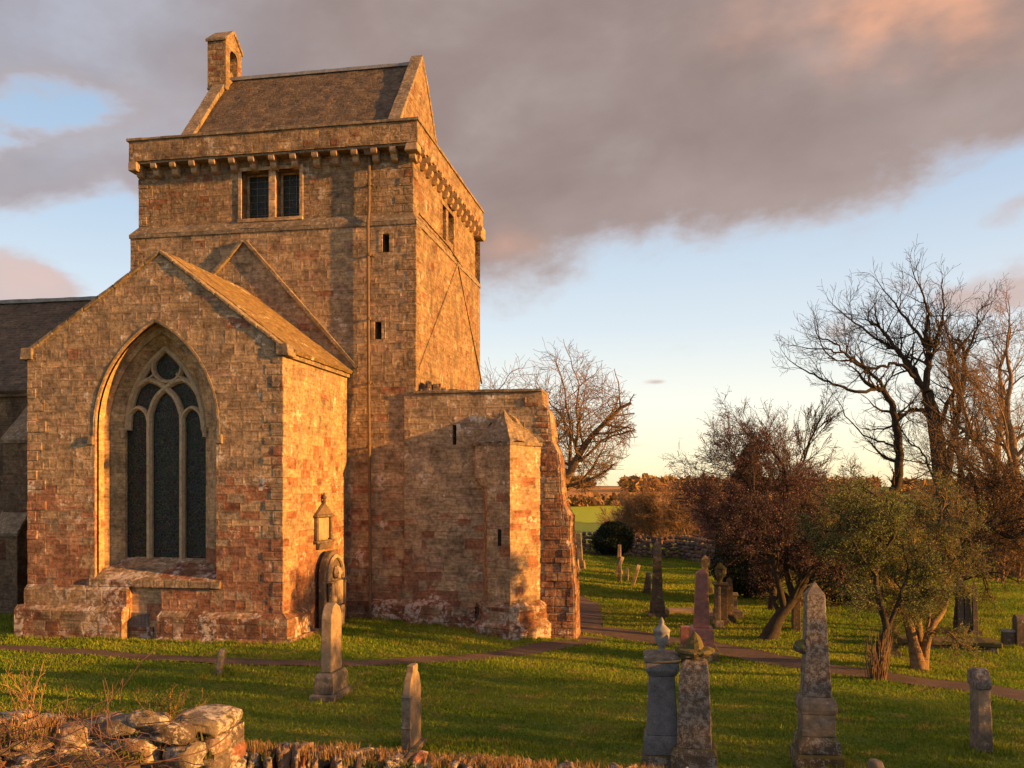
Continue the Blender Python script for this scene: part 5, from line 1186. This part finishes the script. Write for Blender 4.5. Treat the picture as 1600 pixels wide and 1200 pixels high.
# --- traced tall bare trees on the right
def limbtree(name, label, d, limbs, seed, q, bark=M['bark'], kids=7, twigs=True, group=None):
    """limbs: ([(px,py)...], width0 px, width1 px, depth drift)"""
    r = random.Random(seed); out = []; s = FPX / d; base = None
    for li, (pts, w0, w1, dd) in enumerate(limbs):
        P3 = [atd(x, y, d + dd * (i / max(1, len(pts) - 1)) + (0 if i == 0 else r.uniform(-.2, .2))) for i, (x, y) in enumerate(pts)]
        if base is None: base = P3[0].copy(); base.z = gz(base.x, base.y) - .3; P3[0] = base
        P3 = catmull(P3, 4); n = len(P3); P3 = [p + Vector((r.gauss(0, .05), r.gauss(0, .05), r.gauss(0, .05))) if 0 < i < n - 1 else p for i, p in enumerate(P3)]
        R3 = [(w0 + (w1 - w0) * i / (n - 1)) / 2 / s for i in range(n)]
        out.append(([tuple(p) for p in P3], R3, 0 if li < 3 else 1))
        if twigs and w1 < 9:
            L = sum((P3[i + 1] - P3[i]).length for i in range(n - 1)); k = int(kids * max(1, L / 3))
            for j in range(k):
                f = r.uniform(.25, 1); i = min(int(f * (n - 1)), n - 2); dr = (P3[i + 1] - P3[i]).normalized()
                branch(P3[i].lerp(P3[i + 1], r.random()), rot_about(dr, r.uniform(.4, 1.1), r.uniform(0, 2 * PI), r), max(R3[i] * .45, q['rmin']), q['L'] * r.uniform(.5, 1.2), 2, out, q, r)
            branch(P3[-1], (P3[-1] - P3[-2]).normalized(), R3[-1], q['L'], 2, out, q, r)
    return settree(name, label, base, out, bark, group)
q = dict(DEF, ang=.62, wander=.22, up=.05, levels=4, rmin=.009, L=2.0, kids=(5, 5, 4, 4), start=(.15, .15, .15, .15), seg=(8, 6, 5, 4, 3), lk=.62, rk=.6)
limbtree('bare_tree', 'tall spreading bare tree with thick dark forked trunk on the right', 56, [
    ([(1484, 900), (1480, 820), (1474, 760), (1467, 700), (1458, 650), (1448, 612)], 34, 17, 0),
    ([(1474, 745), (1486, 705), (1494, 660), (1503, 600), (1507, 560)], 13, 6, 1.0),
    ([(1464, 680), (1478, 640), (1490, 605), (1483, 570), (1498, 545)], 8, 4, -.6),
    ([(1448, 612), (1430, 590), (1415, 565), (1398, 540), (1380, 515), (1360, 505)], 12, 3, 1.5),
    ([(1448, 612), (1449, 580), (1452, 550), (1447, 520), (1450, 490), (1444, 465)], 12, 3, -1),
    ([(1440, 600), (1425, 570), (1405, 552), (1385, 540), (1352, 515), (1330, 500)], 7, 2.5, 2.5),
    ([(1430, 590), (1402, 570), (1380, 572), (1352, 573), (1325, 555), (1290, 545)], 6, 2.5, -1.5),
    ([(1452, 550), (1432, 520), (1410, 490), (1395, 470)], 6, 2.5, 1), ([(1449, 575), (1460, 545), (1470, 510), (1475, 475)], 6, 2.5, -1.4), ([(1503, 600), (1488, 560), (1480, 520)], 5, 2.5, 2),
    ([(1507, 560), (1520, 530), (1528, 500)], 5, 2.5, .5), ([(1476, 800), (1450, 725), (1435, 700), (1420, 690)], 4, 2, 1), ([(1460, 660), (1430, 640), (1400, 660)], 6, 4, .5)], 41, q, kids=8)
limbtree('bare_tree', 'thin bent bare tree leaning left, beside the tall dark forked one', 60, [
    ([(1385, 870), (1392, 790), (1402, 750), (1405, 700), (1398, 655), (1388, 620), (1370, 607)], 17, 8, 0),
    ([(1370, 607), (1345, 612), (1310, 603), (1280, 590), (1255, 577)], 6, 2, -1),
    ([(1402, 660), (1410, 648), (1425, 642), (1445, 640)], 6, 4, 1),
    ([(1385, 618), (1370, 590), (1350, 575), (1330, 565), (1300, 560), (1283, 538)], 6, 2, 1.5),
    ([(1400, 700), (1380, 690), (1350, 680), (1320, 650)], 4, 1.8, 1), ([(1330, 565), (1310, 540), (1285, 530)], 4, 2, -1)], 42, q, kids=3)
def placetree(name, label, px, d, h, rad, seed, q, bark, group=None, lean=(0, 0), dz=0, cat='tree'):
    r = random.Random(seed); b0 = atd(px, 800, d); b0.z = gz(b0.x, b0.y) - .2 + dz; out = []
    branch(b0, Vector((lean[0], lean[1], 1)).normalized(), rad, h * q.get('trunk', .5), 0, out, q, r)
    return settree(name, label, b0, out, bark, group, cat)
qt = dict(DEF, ang=.66, wander=.19, up=.05, kids=(12, 7, 6, 5), start=(.25, .2, .2), levels=4, rmin=.007, lk=.52, rk=.5, taper=.3, trunk=.72)
placetree('bare_tree', 'tall dense bare tree behind, left of the two at the right edge', 1540, 54, 15.2, .36, 51, qt, M['bark_warm'], 'bare trees at the right edge')
placetree('bare_tree', 'tall dense bare tree with warm brown bark, right at the right edge', 1594, 46, 13.0, .42, 52, qt, M['bark_warm'], 'bare trees at the right edge')
placetree('bare_tree', 'slim bare tree filling the gap right of the forked trunk', 1515, 64, 14.5, .28, 53, dict(qt, kids=(9, 5, 5, 4)), M['bark'], 'bare trees at the right edge')
placetree('bare_tree', 'distant small bare tree on the skyline left of the plum tree', 1028, 118, 7, .3, 54, dict(DEF, kids=(7, 5, 5, 4), levels=4, rmin=.03, trunk=.45, up=.03), M['bark_warm'], dz=1)
# --- plum tree, leaning
M['plum'] = leafmat('purple_leaves', (.11, .058, .070), (.16, .085, .095), (.36, .22, .24), .4)
M['olive'] = leafmat('spring_leaves', (.085, .13, .04), (.125, .165, .05), (.22, .23, .08), .35)
M['brownleaf'] = leafmat('brown_buds', (.22, .12, .05), (.28, .15, .065), (.20, .14, .05), .35)
M['yew'] = leafmat('yew_needles', (.010, .018, .007), (.016, .028, .010), (.026, .036, .012), .1)
def lowtree(name, label, px, py, stems, seed, q, bark, leafm, nl, sz, cat='tree', lvmin=3, jit=.08, group=None):
    p, d = G(px, py); p.z -= .1; r = random.Random(seed); out = []; s = FPX / d
    for k, (pts, w0, w1) in enumerate(stems):
        P3 = [p] if k == 0 or math.hypot(pts[0][0] - px, pts[0][1] - py) < 45 else []
        P3 += [atd(x, y, d + dd) for x, y, dd in pts]
        P3 = catmull(P3, 4); n = len(P3); R3 = [(w0 + (w1 - w0) * i / (n - 1)) / 2 / s * (1 + (.55 * max(0, 1 - i / 4) if k == 0 or len(pts) < len(P3) / 4 else 0)) for i in range(n)]; out.append(([tuple(x) for x in P3], R3, 0))
        for j in range(q['n1']):
            f = r.uniform(q.get('f0', .35), 1); i = min(int(f * (n - 1)), n - 2); dr = (P3[i + 1] - P3[i]).normalized()
            branch(P3[i], rot_about(dr, r.uniform(.3, 1.2), r.uniform(0, 2 * PI), r), R3[i] * .5, q['L'] * r.uniform(.6, 1.2), 1, out, q, r)
        branch(P3[-1], (P3[-1] - P3[-2]).normalized(), R3[-1], q['L'], 1, out, q, r)
    o, L2 = settree(name, label, p, out, bark, group, cat); leaves('leaves', L2, leafm, o, nl, sz, lvmin, seed, jit); return o
ql = dict(DEF, ang=.7, wander=.22, up=.02, levels=4, rmin=.005, kids=(4, 5, 5, 4), start=(.2, .2, .2), n1=11, L=1.5, lk=.66, rk=.6)
lowtree('plum_tree', 'purple leaved plum tree on a dark leaning trunk beside the path', 1200, 998, [([(1215, 968, 0), (1236, 940, 0), (1258, 905, 0), (1262, 860, .3)], 22, 9), ([(1225, 950, 0), (1215, 905, -.3), (1200, 850, -.3), (1180, 780, -.3)], 11, 5), ([(1240, 935, 0), (1228, 880, .5), (1235, 800, .5), (1225, 730, .3)], 11, 5),
    ([(1215, 905, -.3), (1180, 850, .3), (1140, 790, .6)], 7, 4), ([(1250, 915, 0), (1285, 860, -.2), (1310, 800, 0)], 8, 4), ([(1228, 830, .4), (1170, 760, .9), (1150, 720, 1.2)], 6, 3)], 61, ql, M['bark'], M['plum'], 62000, .018, jit=.06)
# twiggy pale tree behind the plum
placetree('bare_tree', 'pale twiggy tree fanning out above and behind the plum tree', 1205, 34, 8.2, .16, 62, dict(DEF, ang=.55, kids=(9, 6, 6, 5), start=(.12, .15, .15), levels=4, rmin=.008, lk=.56, up=.05, trunk=.62), M['bark'], lean=(.03, 0))
b0 = atd(1165, 800, 40); 
def leafcone(name, label, px, d, h, w, n, mat, sz, seed, cat='tree', shape='cone', trunk=.3, group=None, base=None):
    b = base or atd(px, 800, d); z0 = gz(b.x, b.y) - .1; o = thing(name, label, cat, (b.x, b.y, z0), 0, group); rg = np.random.default_rng(seed)
    f = rg.random(n); a = rg.uniform(0, 2 * PI, n)
    prof = (1 - f) ** .7 * (.35 + .65 * np.minimum(1, f * 6)) if shape == 'cone' else np.sqrt(np.clip(1 - ((f - .45) / .56) ** 2, 0, 1))
    lump = np.array([1 + .35 * noise.noise(Vector((math.cos(x) * 1.3, math.sin(x) * 1.3, y * 4 + seed))) + .18 * noise.noise(Vector((math.cos(x) * 4, math.sin(x) * 4, y * 11))) for x, y in zip(a, f)])
    rr = prof * lump * w / 2 * rg.uniform(.45, 1.0, n) ** .5
    c = np.stack([rr * np.cos(a), rr * np.sin(a), trunk + f * (h - trunk)], 1) + rg.normal(0, sz, (n, 3))
    u = rg.normal(0, 1, (n, 3)); u /= np.linalg.norm(u, axis=1, keepdims=True); v = np.cross(u, rg.normal(0, 1, (n, 3))); v /= np.linalg.norm(v, axis=1, keepdims=True); s_ = rg.uniform(.6, 1.4, (n, 1)) * sz
    npmesh('crown', np.stack([c - u * s_, c + v * s_ * .45, c + u * s_, c - v * s_ * .45], 1).reshape(-1, 3), np.arange(n * 4).reshape(-1, 4), mat, o)
    MB().lathe([(.12 * h / 4, 0), (.07 * h / 4, h * .5), (.02, h * .85)], (0, 0), 7).build('trunk', M['bark'], o); return o
leafcone('yew_tree', 'dark evergreen yew standing behind the plum tree', 1168, 38, 6.3, 3.4, 26000, M['yew'], .07, 71, shape='cone')
leafcone('yew_bush', 'dark rounded yew bush near the boundary wall', 958, 0, 2.3, 2.5, 16000, M['yew'], .06, 72, 'bush', 'ball', .35, base=G(958, 869)[0])
leafcone('yew_bush', 'dark evergreen bush deep in shade behind the green tree', 1322, 36, 4.2, 4.0, 16000, M['yew'], .08, 73, 'bush', 'ball', .3)
# green low trees
qg = dict(DEF, ang=.75, wander=.26, up=.0, levels=4, rmin=.005, kids=(4, 5, 5, 4), start=(.2, .2, .2), n1=6, L=.82, lk=.68, rk=.6)
lowtree('hawthorn_tree', 'low spreading green tree with three thick stems from one base', 1438, 1046, [([(1428, 1010, 0), (1418, 970, 0), (1400, 925, -.2), (1385, 880, -.2)], 20, 8), ([(1446, 1010, .1), (1455, 980, 0), (1475, 950, .2), (1482, 905, .2)], 17, 7), ([(1437, 1010, .3), (1432, 950, .5), (1430, 890, .4), (1420, 830, .4)], 18, 6),
    ([(1400, 925, -.2), (1365, 880, -.4), (1330, 850, -.3)], 7, 4), ([(1430, 890, .4), (1460, 850, .2), (1470, 815, 0)], 8, 4)], 81, qg, M['bark_warm'], M['olive'], 44000, .019, jit=.055)
lowtree('hawthorn_tree', 'green tree with a bent stem and brushy shoots at its foot', 1372, 1062, [([(1376, 1010, 0), (1385, 985, 0), (1376, 945, 0), (1368, 905, 0), (1372, 860, .2)], 15, 6), ([(1384, 990, 0), (1400, 950, .1), (1412, 915, .2)], 8, 5), ([(1370, 900, 0), (1340, 860, -.2), (1325, 820, 0)], 6, 4), ([(1372, 870, .1), (1400, 830, 0), (1385, 790, .1)], 6, 4)], 82, dict(qg, f0=.5), M['bark'], M['olive'], 32000, .019, jit=.055)
p, d = G(1370, 1063); sh = thing('basal_shoots', 'brush of thin brown shoots round the foot of the bent green tree', 'shrub', tuple(p)); ls = []; r = random.Random(4)
for i in range(110):
    a = r.uniform(0, 2 * PI); e = r.uniform(0, .3); h = r.uniform(.5, 1.25); b_ = Vector((math.cos(a) * e * .7, math.sin(a) * e * .7, -.05)); ls.append(([tuple(b_), tuple(b_ + Vector((math.cos(a) * .07, math.sin(a) * .07, h * .5))), tuple(b_ + Vector((math.cos(a) * .12 + r.gauss(0, .05), math.sin(a) * .12 + r.gauss(0, .05), h)))], [.008, .006, .003], 3))
tubes('stems', ls, M['bark_warm'], sh)
# leaning tree on the right
lowtree('leaning_tree', 'dark leaning tree arching over to the right edge', 1500, 985, [([(1500, 940, 0), (1497, 910, 0), (1520, 855, 0), (1545, 820, 0), (1580, 795, 0)], 16, 9), ([(1545, 820, 0), (1580, 840, -.4), (1610, 830, -.5)], 8, 5), ([(1520, 855, 0), (1530, 800, .5), (1520, 750, .8)], 8, 4), ([(1580, 795, 0), (1610, 770, 0), (1640, 780, 0)], 8, 5)], 83, dict(qg, L=1.7, n1=9, up=-.03), M['bark'], M['brownleaf'], 24000, .022, jit=.12)
# scrub and hedgerow trees beyond, each a bush of fine twigs
qs = dict(DEF, ang=.6, wander=.2, up=.04, levels=3, rmin=.010, kids=(8, 6, 6), start=(.05, .1, .1), lk=.62, rk=.55, trunk=.55, seg=(6, 5, 4, 3))
SC = [(972, 92, 5.0, ''), (980, 80, 5.4, ''), (1000, 86, 6.0, ''), (1012, 78, 6.0, ''), (1040, 80, 6.4, ''), (1072, 76, 6.0, ''), (1130, 60, 5.0, ''), (1290, 56, 5.6, ''), (1330, 60, 6.2, ''), (1365, 52, 5.4, ''), (1415, 66, 6.0, ''), (1450, 58, 5.2, ''), (1530, 60, 6.5, ''), (1570, 44, 5.2, ''), (1600, 62, 7, ''), (1640, 52, 6.5, ''), (1690, 56, 7, '')]
protos = {}
for i, (px, d, h, _) in enumerate(SC):
    b = atd(px, 800, d); b.z = gz(b.x, b.y) - .15; v = i % 4; s_ = h / 5
    grp = 'brown leafless scrub beyond the lawn'; lab = 'brown leafless thorn bush in the scrub beyond the lawn'
    if v not in protos:
        r = random.Random(90 + v); out = []
        for j in range(4): branch(Vector((r.uniform(-.5, .5), r.uniform(-.5, .5), 0)), Vector((r.gauss(0, .35), r.gauss(0, .35), 1)).normalized(), .07, 2.7, 0, out, qs, r)
        o = thing('thorn_bush', lab, 'bush', (0, 0, 0), 0, grp); tubes('branches', out, M['bark_warm'] if v % 2 else M['twig'], o); leaves('buds', out, M['brownleaf'], o, 6500, .026, 2, v, .12); protos[v] = o
    else:
        o = protos[v].copy(); C.objects.link(o)
        for ch in protos[v].children: c = ch.copy(); C.objects.link(c); c.parent = o
    o['label'] = 'brown leafless thorn bush in the scrub beyond the lawn, %s from the left' % 'first second third fourth fifth sixth seventh eighth ninth tenth eleventh twelfth thirteenth fourteenth fifteenth sixteenth last'.split()[i]
    o.location = b; o.rotation_euler = (0, 0, i * 2.1); o.scale = (s_, s_, s_ * 1.0)
# reddish budding tree right of the plum
placetree('bare_tree', 'pinkish budding tree between the plum tree and the tall bare ones', 1345, 42, 6.4, .15, 96, dict(DEF, ang=.7, kids=(9, 6, 6, 5), start=(.1, .15, .15), levels=4, rmin=.009, lk=.6, up=.02, trunk=.5), M['twig'])
# off to the right of the picture: the trees, and an added evergreen screen, whose shade falls over the lawn
src = [o for o in C.objects if o.get('label') == 'tall dense bare tree with warm brown bark, right at the right edge'][0]
for i, (x, y, s_, lb) in enumerate(((62, 11, .7, ''), (74, 42, .8, ''))):
    c0 = src.copy(); C.objects.link(c0); c0.location = (x, y, gz(x, y) - .2); c0.rotation_euler = (0, 0, i * 1.3); c0.scale = (s_,) * 3; c0['label'] = 'bare churchyard tree beyond the right edge of the view, %s one' % ('nearer', 'farther')[i]; c0['group'] = 'bare trees outside the view'
    for ch in src.children: c = ch.copy(); C.objects.link(c); c.parent = c0
def shade_hedge(x, y0, y1, h, label):
    o = thing('shade_hedge', label, 'shade_hedge', (x, (y0 + y1) / 2, gz(x, (y0 + y1) / 2))); L = y1 - y0; n = int(L * 900); rg = np.random.default_rng(int(y0 + 50))
    c = np.stack([rg.normal(0, .5, n), rg.uniform(-L / 2, L / 2, n), rg.uniform(0, 1, n)], 1); top = np.array([h * (1 + .12 * noise.noise(Vector((0, y * .25, 3))) + .08 * noise.noise(Vector((0, y * 1.2, 3)))) for y in c[:, 1]]); c[:, 2] *= top
    u = rg.normal(0, 1, (n, 3)); u /= np.linalg.norm(u, axis=1, keepdims=True); v = np.cross(u, rg.normal(0, 1, (n, 3))); v /= np.linalg.norm(v, axis=1, keepdims=True)
    npmesh('foliage', np.stack([c - u * .12, c + v * .08, c + u * .12, c - v * .08], 1).reshape(-1, 3), np.arange(n * 4).reshape(-1, 4), M['yew'], o)
shade_hedge(20.5, 7.0, 17.3, 5.4, 'tall dark evergreen screen added to shade the lawn, outside the right of the view')  # unseen; height and length shaped for the shade it casts
# --- boundary wall of the churchyard, far side
bw = thing('boundary_wall', 'grey rubble boundary wall beyond the far lawn', 'wall', (0, 0, 0)); specs = []; r = random.Random(77)
W0 = G(880, 862)[0]; W1 = G(1060, 872)[0]; W2 = G(1150, 890)[0]; W3 = atd(1700, 900, 46)
W0 = W0 + (W0 - W1) * 1.2
segs = [(W0, W1), (W1, W2), (W2, W3)]
core = MB()
for a, b_ in segs:
    L = (b_ - a).length; n = int(L / .35); dirv = (b_ - a).normalized(); ang = math.atan2(dirv.y, dirv.x); nn = Vector((-dirv.y, dirv.x, 0))
    for i in range(n):
        p = a.lerp(b_, (i + .5) / n); g = gz(p.x, p.y)
        for lv_ in range(5): specs.append(((p.x + r.uniform(-.1, .1) + nn.x * -.0, p.y, g + .1 + lv_ * .24 + r.uniform(-.04, .04)), (r.uniform(.16, .26), .22, r.uniform(.10, .15)), ang))
        specs.append(((p.x, p.y, g + 1.32 + r.uniform(-.03, .06)), (r.uniform(.07, .15), .18, .13), ang))
rocks('wall_stones', specs, M['rock_far'], bw, 1, 4, .12)
M['wood'] = leafmat('far_wood_foliage', (.24, .125, .05), (.30, .16, .06), (.18, .13, .04), .2)
rg = np.random.default_rng(12); Vw = []
for dist, span, hh, k, th in ((420, .5, 7, 2600, 12), (560, .9, 9, 5000, 20), (700, 1.2, 10, 7000, 25), (240, .25, 4, 1300, 5), (310, .6, 5, 2200, 6)):
    a = TH * 0 + rg.uniform(-.62, .62, k); keep = np.array([noise.noise(Vector((x * 7 + dist, dist, 0))) > -.15 + (.15 if dist < 400 else 0) for x in a]); a = a[keep]; k = len(a)
    rr = dist + rg.uniform(-th, th, k) + 30 * np.sin(a * 5); x = rr * np.sin(a - TH); y = rr * np.cos(a - TH)
    hgt = np.array([hh * (.55 + .5 * noise.noise(Vector((p * .04, q_ * .04, 0))) + .25 * noise.noise(Vector((p * .2, q_ * .2, 2)))) for p, q_ in zip(x, y)])
    z = np.array([gz(p, q_) for p, q_ in zip(x, y)]) + rg.random(k) * np.clip(hgt, .5, 99); c = np.stack([x, y, z], 1)
    for rep in range(3):
        cc = c + rg.normal(0, .9, c.shape); u = rg.normal(0, 1, c.shape); v = rg.normal(0, 1, c.shape); s_ = .55 + dist / 900
        Vw.append(np.stack([cc - u * s_, cc + v * s_ * .7, cc + u * s_, cc - v * s_ * .7], 1))
Vw = np.concatenate(Vw).reshape(-1, 3); setp(npmesh('distant_woodland', Vw, np.arange(len(Vw)).reshape(-1, 4), M['wood']), 'brown leafless woods and hedgerows along the far hillside', 'woodland', kind='stuff')
# dry stems on the near wall, left
def stems(name, label, cx, cy, d, n, seed, hh, spread, mat, cat='shrub', lv=2):
    r = random.Random(seed); b = atd(cx, cy, d); o = thing(name, label, cat, tuple(b)); out = []
    q = dict(DEF, ang=.5, wander=.16, up=.02, levels=lv, rmin=.0016, kids=(3, 2), start=(.3, .3), seg=(6, 4, 3), lk=.5, rk=.6, taper=.4)
    for i in range(n):
        a = r.uniform(-1, 1) * spread; branch(Vector((r.gauss(0, .03), r.gauss(0, .03), -.03)), Vector((math.sin(a), r.gauss(0, .25), math.cos(a))).normalized(), r.uniform(.003, .0045), hh * r.uniform(.6, 1.1), 0, out, q, r)
    tubes('stems', out, mat, o, (5, 4, 4)); return o, out
M['drystem'] = plain('dry_orange_stems', (.30, .17, .08), .8, 0, .2); M['bramble'] = plain('bramble_stems', (.13, .07, .055), .7, 0, .2)
stems('dry_shrub', 'small bare orange shrub growing from the wall top at the left', 52, 1118, 6.1, 9, 5, .24, .7, M['drystem'])
# arching bramble canes
br = thing('bramble', 'thin arching bramble canes over the tumbled stones, bottom left', 'shrub', (0, 0, 0)); ls = []
for pts, w in (([(150, 1120, 5.9), (190, 1075, 5.8), (220, 1035, 5.7), (242, 1016, 5.7)], .0035), ([(185, 1080, 5.8), (192, 1060, 5.8), (187, 1100, 5.8)], .002), ([(372, 1125, 6.2), (355, 1150, 6.1), (320, 1172, 6.0), (250, 1190, 5.9), (190, 1198, 5.9)], .0045), ([(142, 1140, 5.9), (143, 1120, 5.9), (142, 1098, 5.9)], .004), ([(0, 1180, 5.6), (60, 1150, 5.5), (130, 1170, 5.5)], .004)):
    P3 = catmull([atd(*p) for p in pts], 6); ls.append(([tuple(p) for p in P3], [w] * len(P3), 2))
r = random.Random(66)
for i in range(150):
    a = atd(r.uniform(-60, 250), r.uniform(1130, 1210), r.uniform(5.1, 5.9)); dr = Vector((r.uniform(-1, 1), r.uniform(-.3, .3), r.uniform(-.2, .6))); L = r.uniform(.1, .45); n = 5; P3 = [a]
    for j in range(n): dr = (dr + Vector((r.gauss(0, .25), r.gauss(0, .2), r.gauss(0, .25)))).normalized(); P3.append(P3[-1] + dr * L / n)
    ls.append(([tuple(p) for p in P3], [r.uniform(.0015, .0035)] * len(P3), 2))
tubes('canes', ls, M['bramble'], br, (5, 5, 5))
lf = [l for l in ls[5:]]; leaves('leaves', lf, M['fern'], br, 500, .010, 2, 8, .02)
w_, _o = stems('wall_weed', 'feathery green weed growing on the wall beside the pier', 262, 1128, 6.2, 10, 15, .2, .6, M['straw'], 'plant'); leaves('leaves', _o, M['fern'], w_, 700, .006, 0, 9, .008)
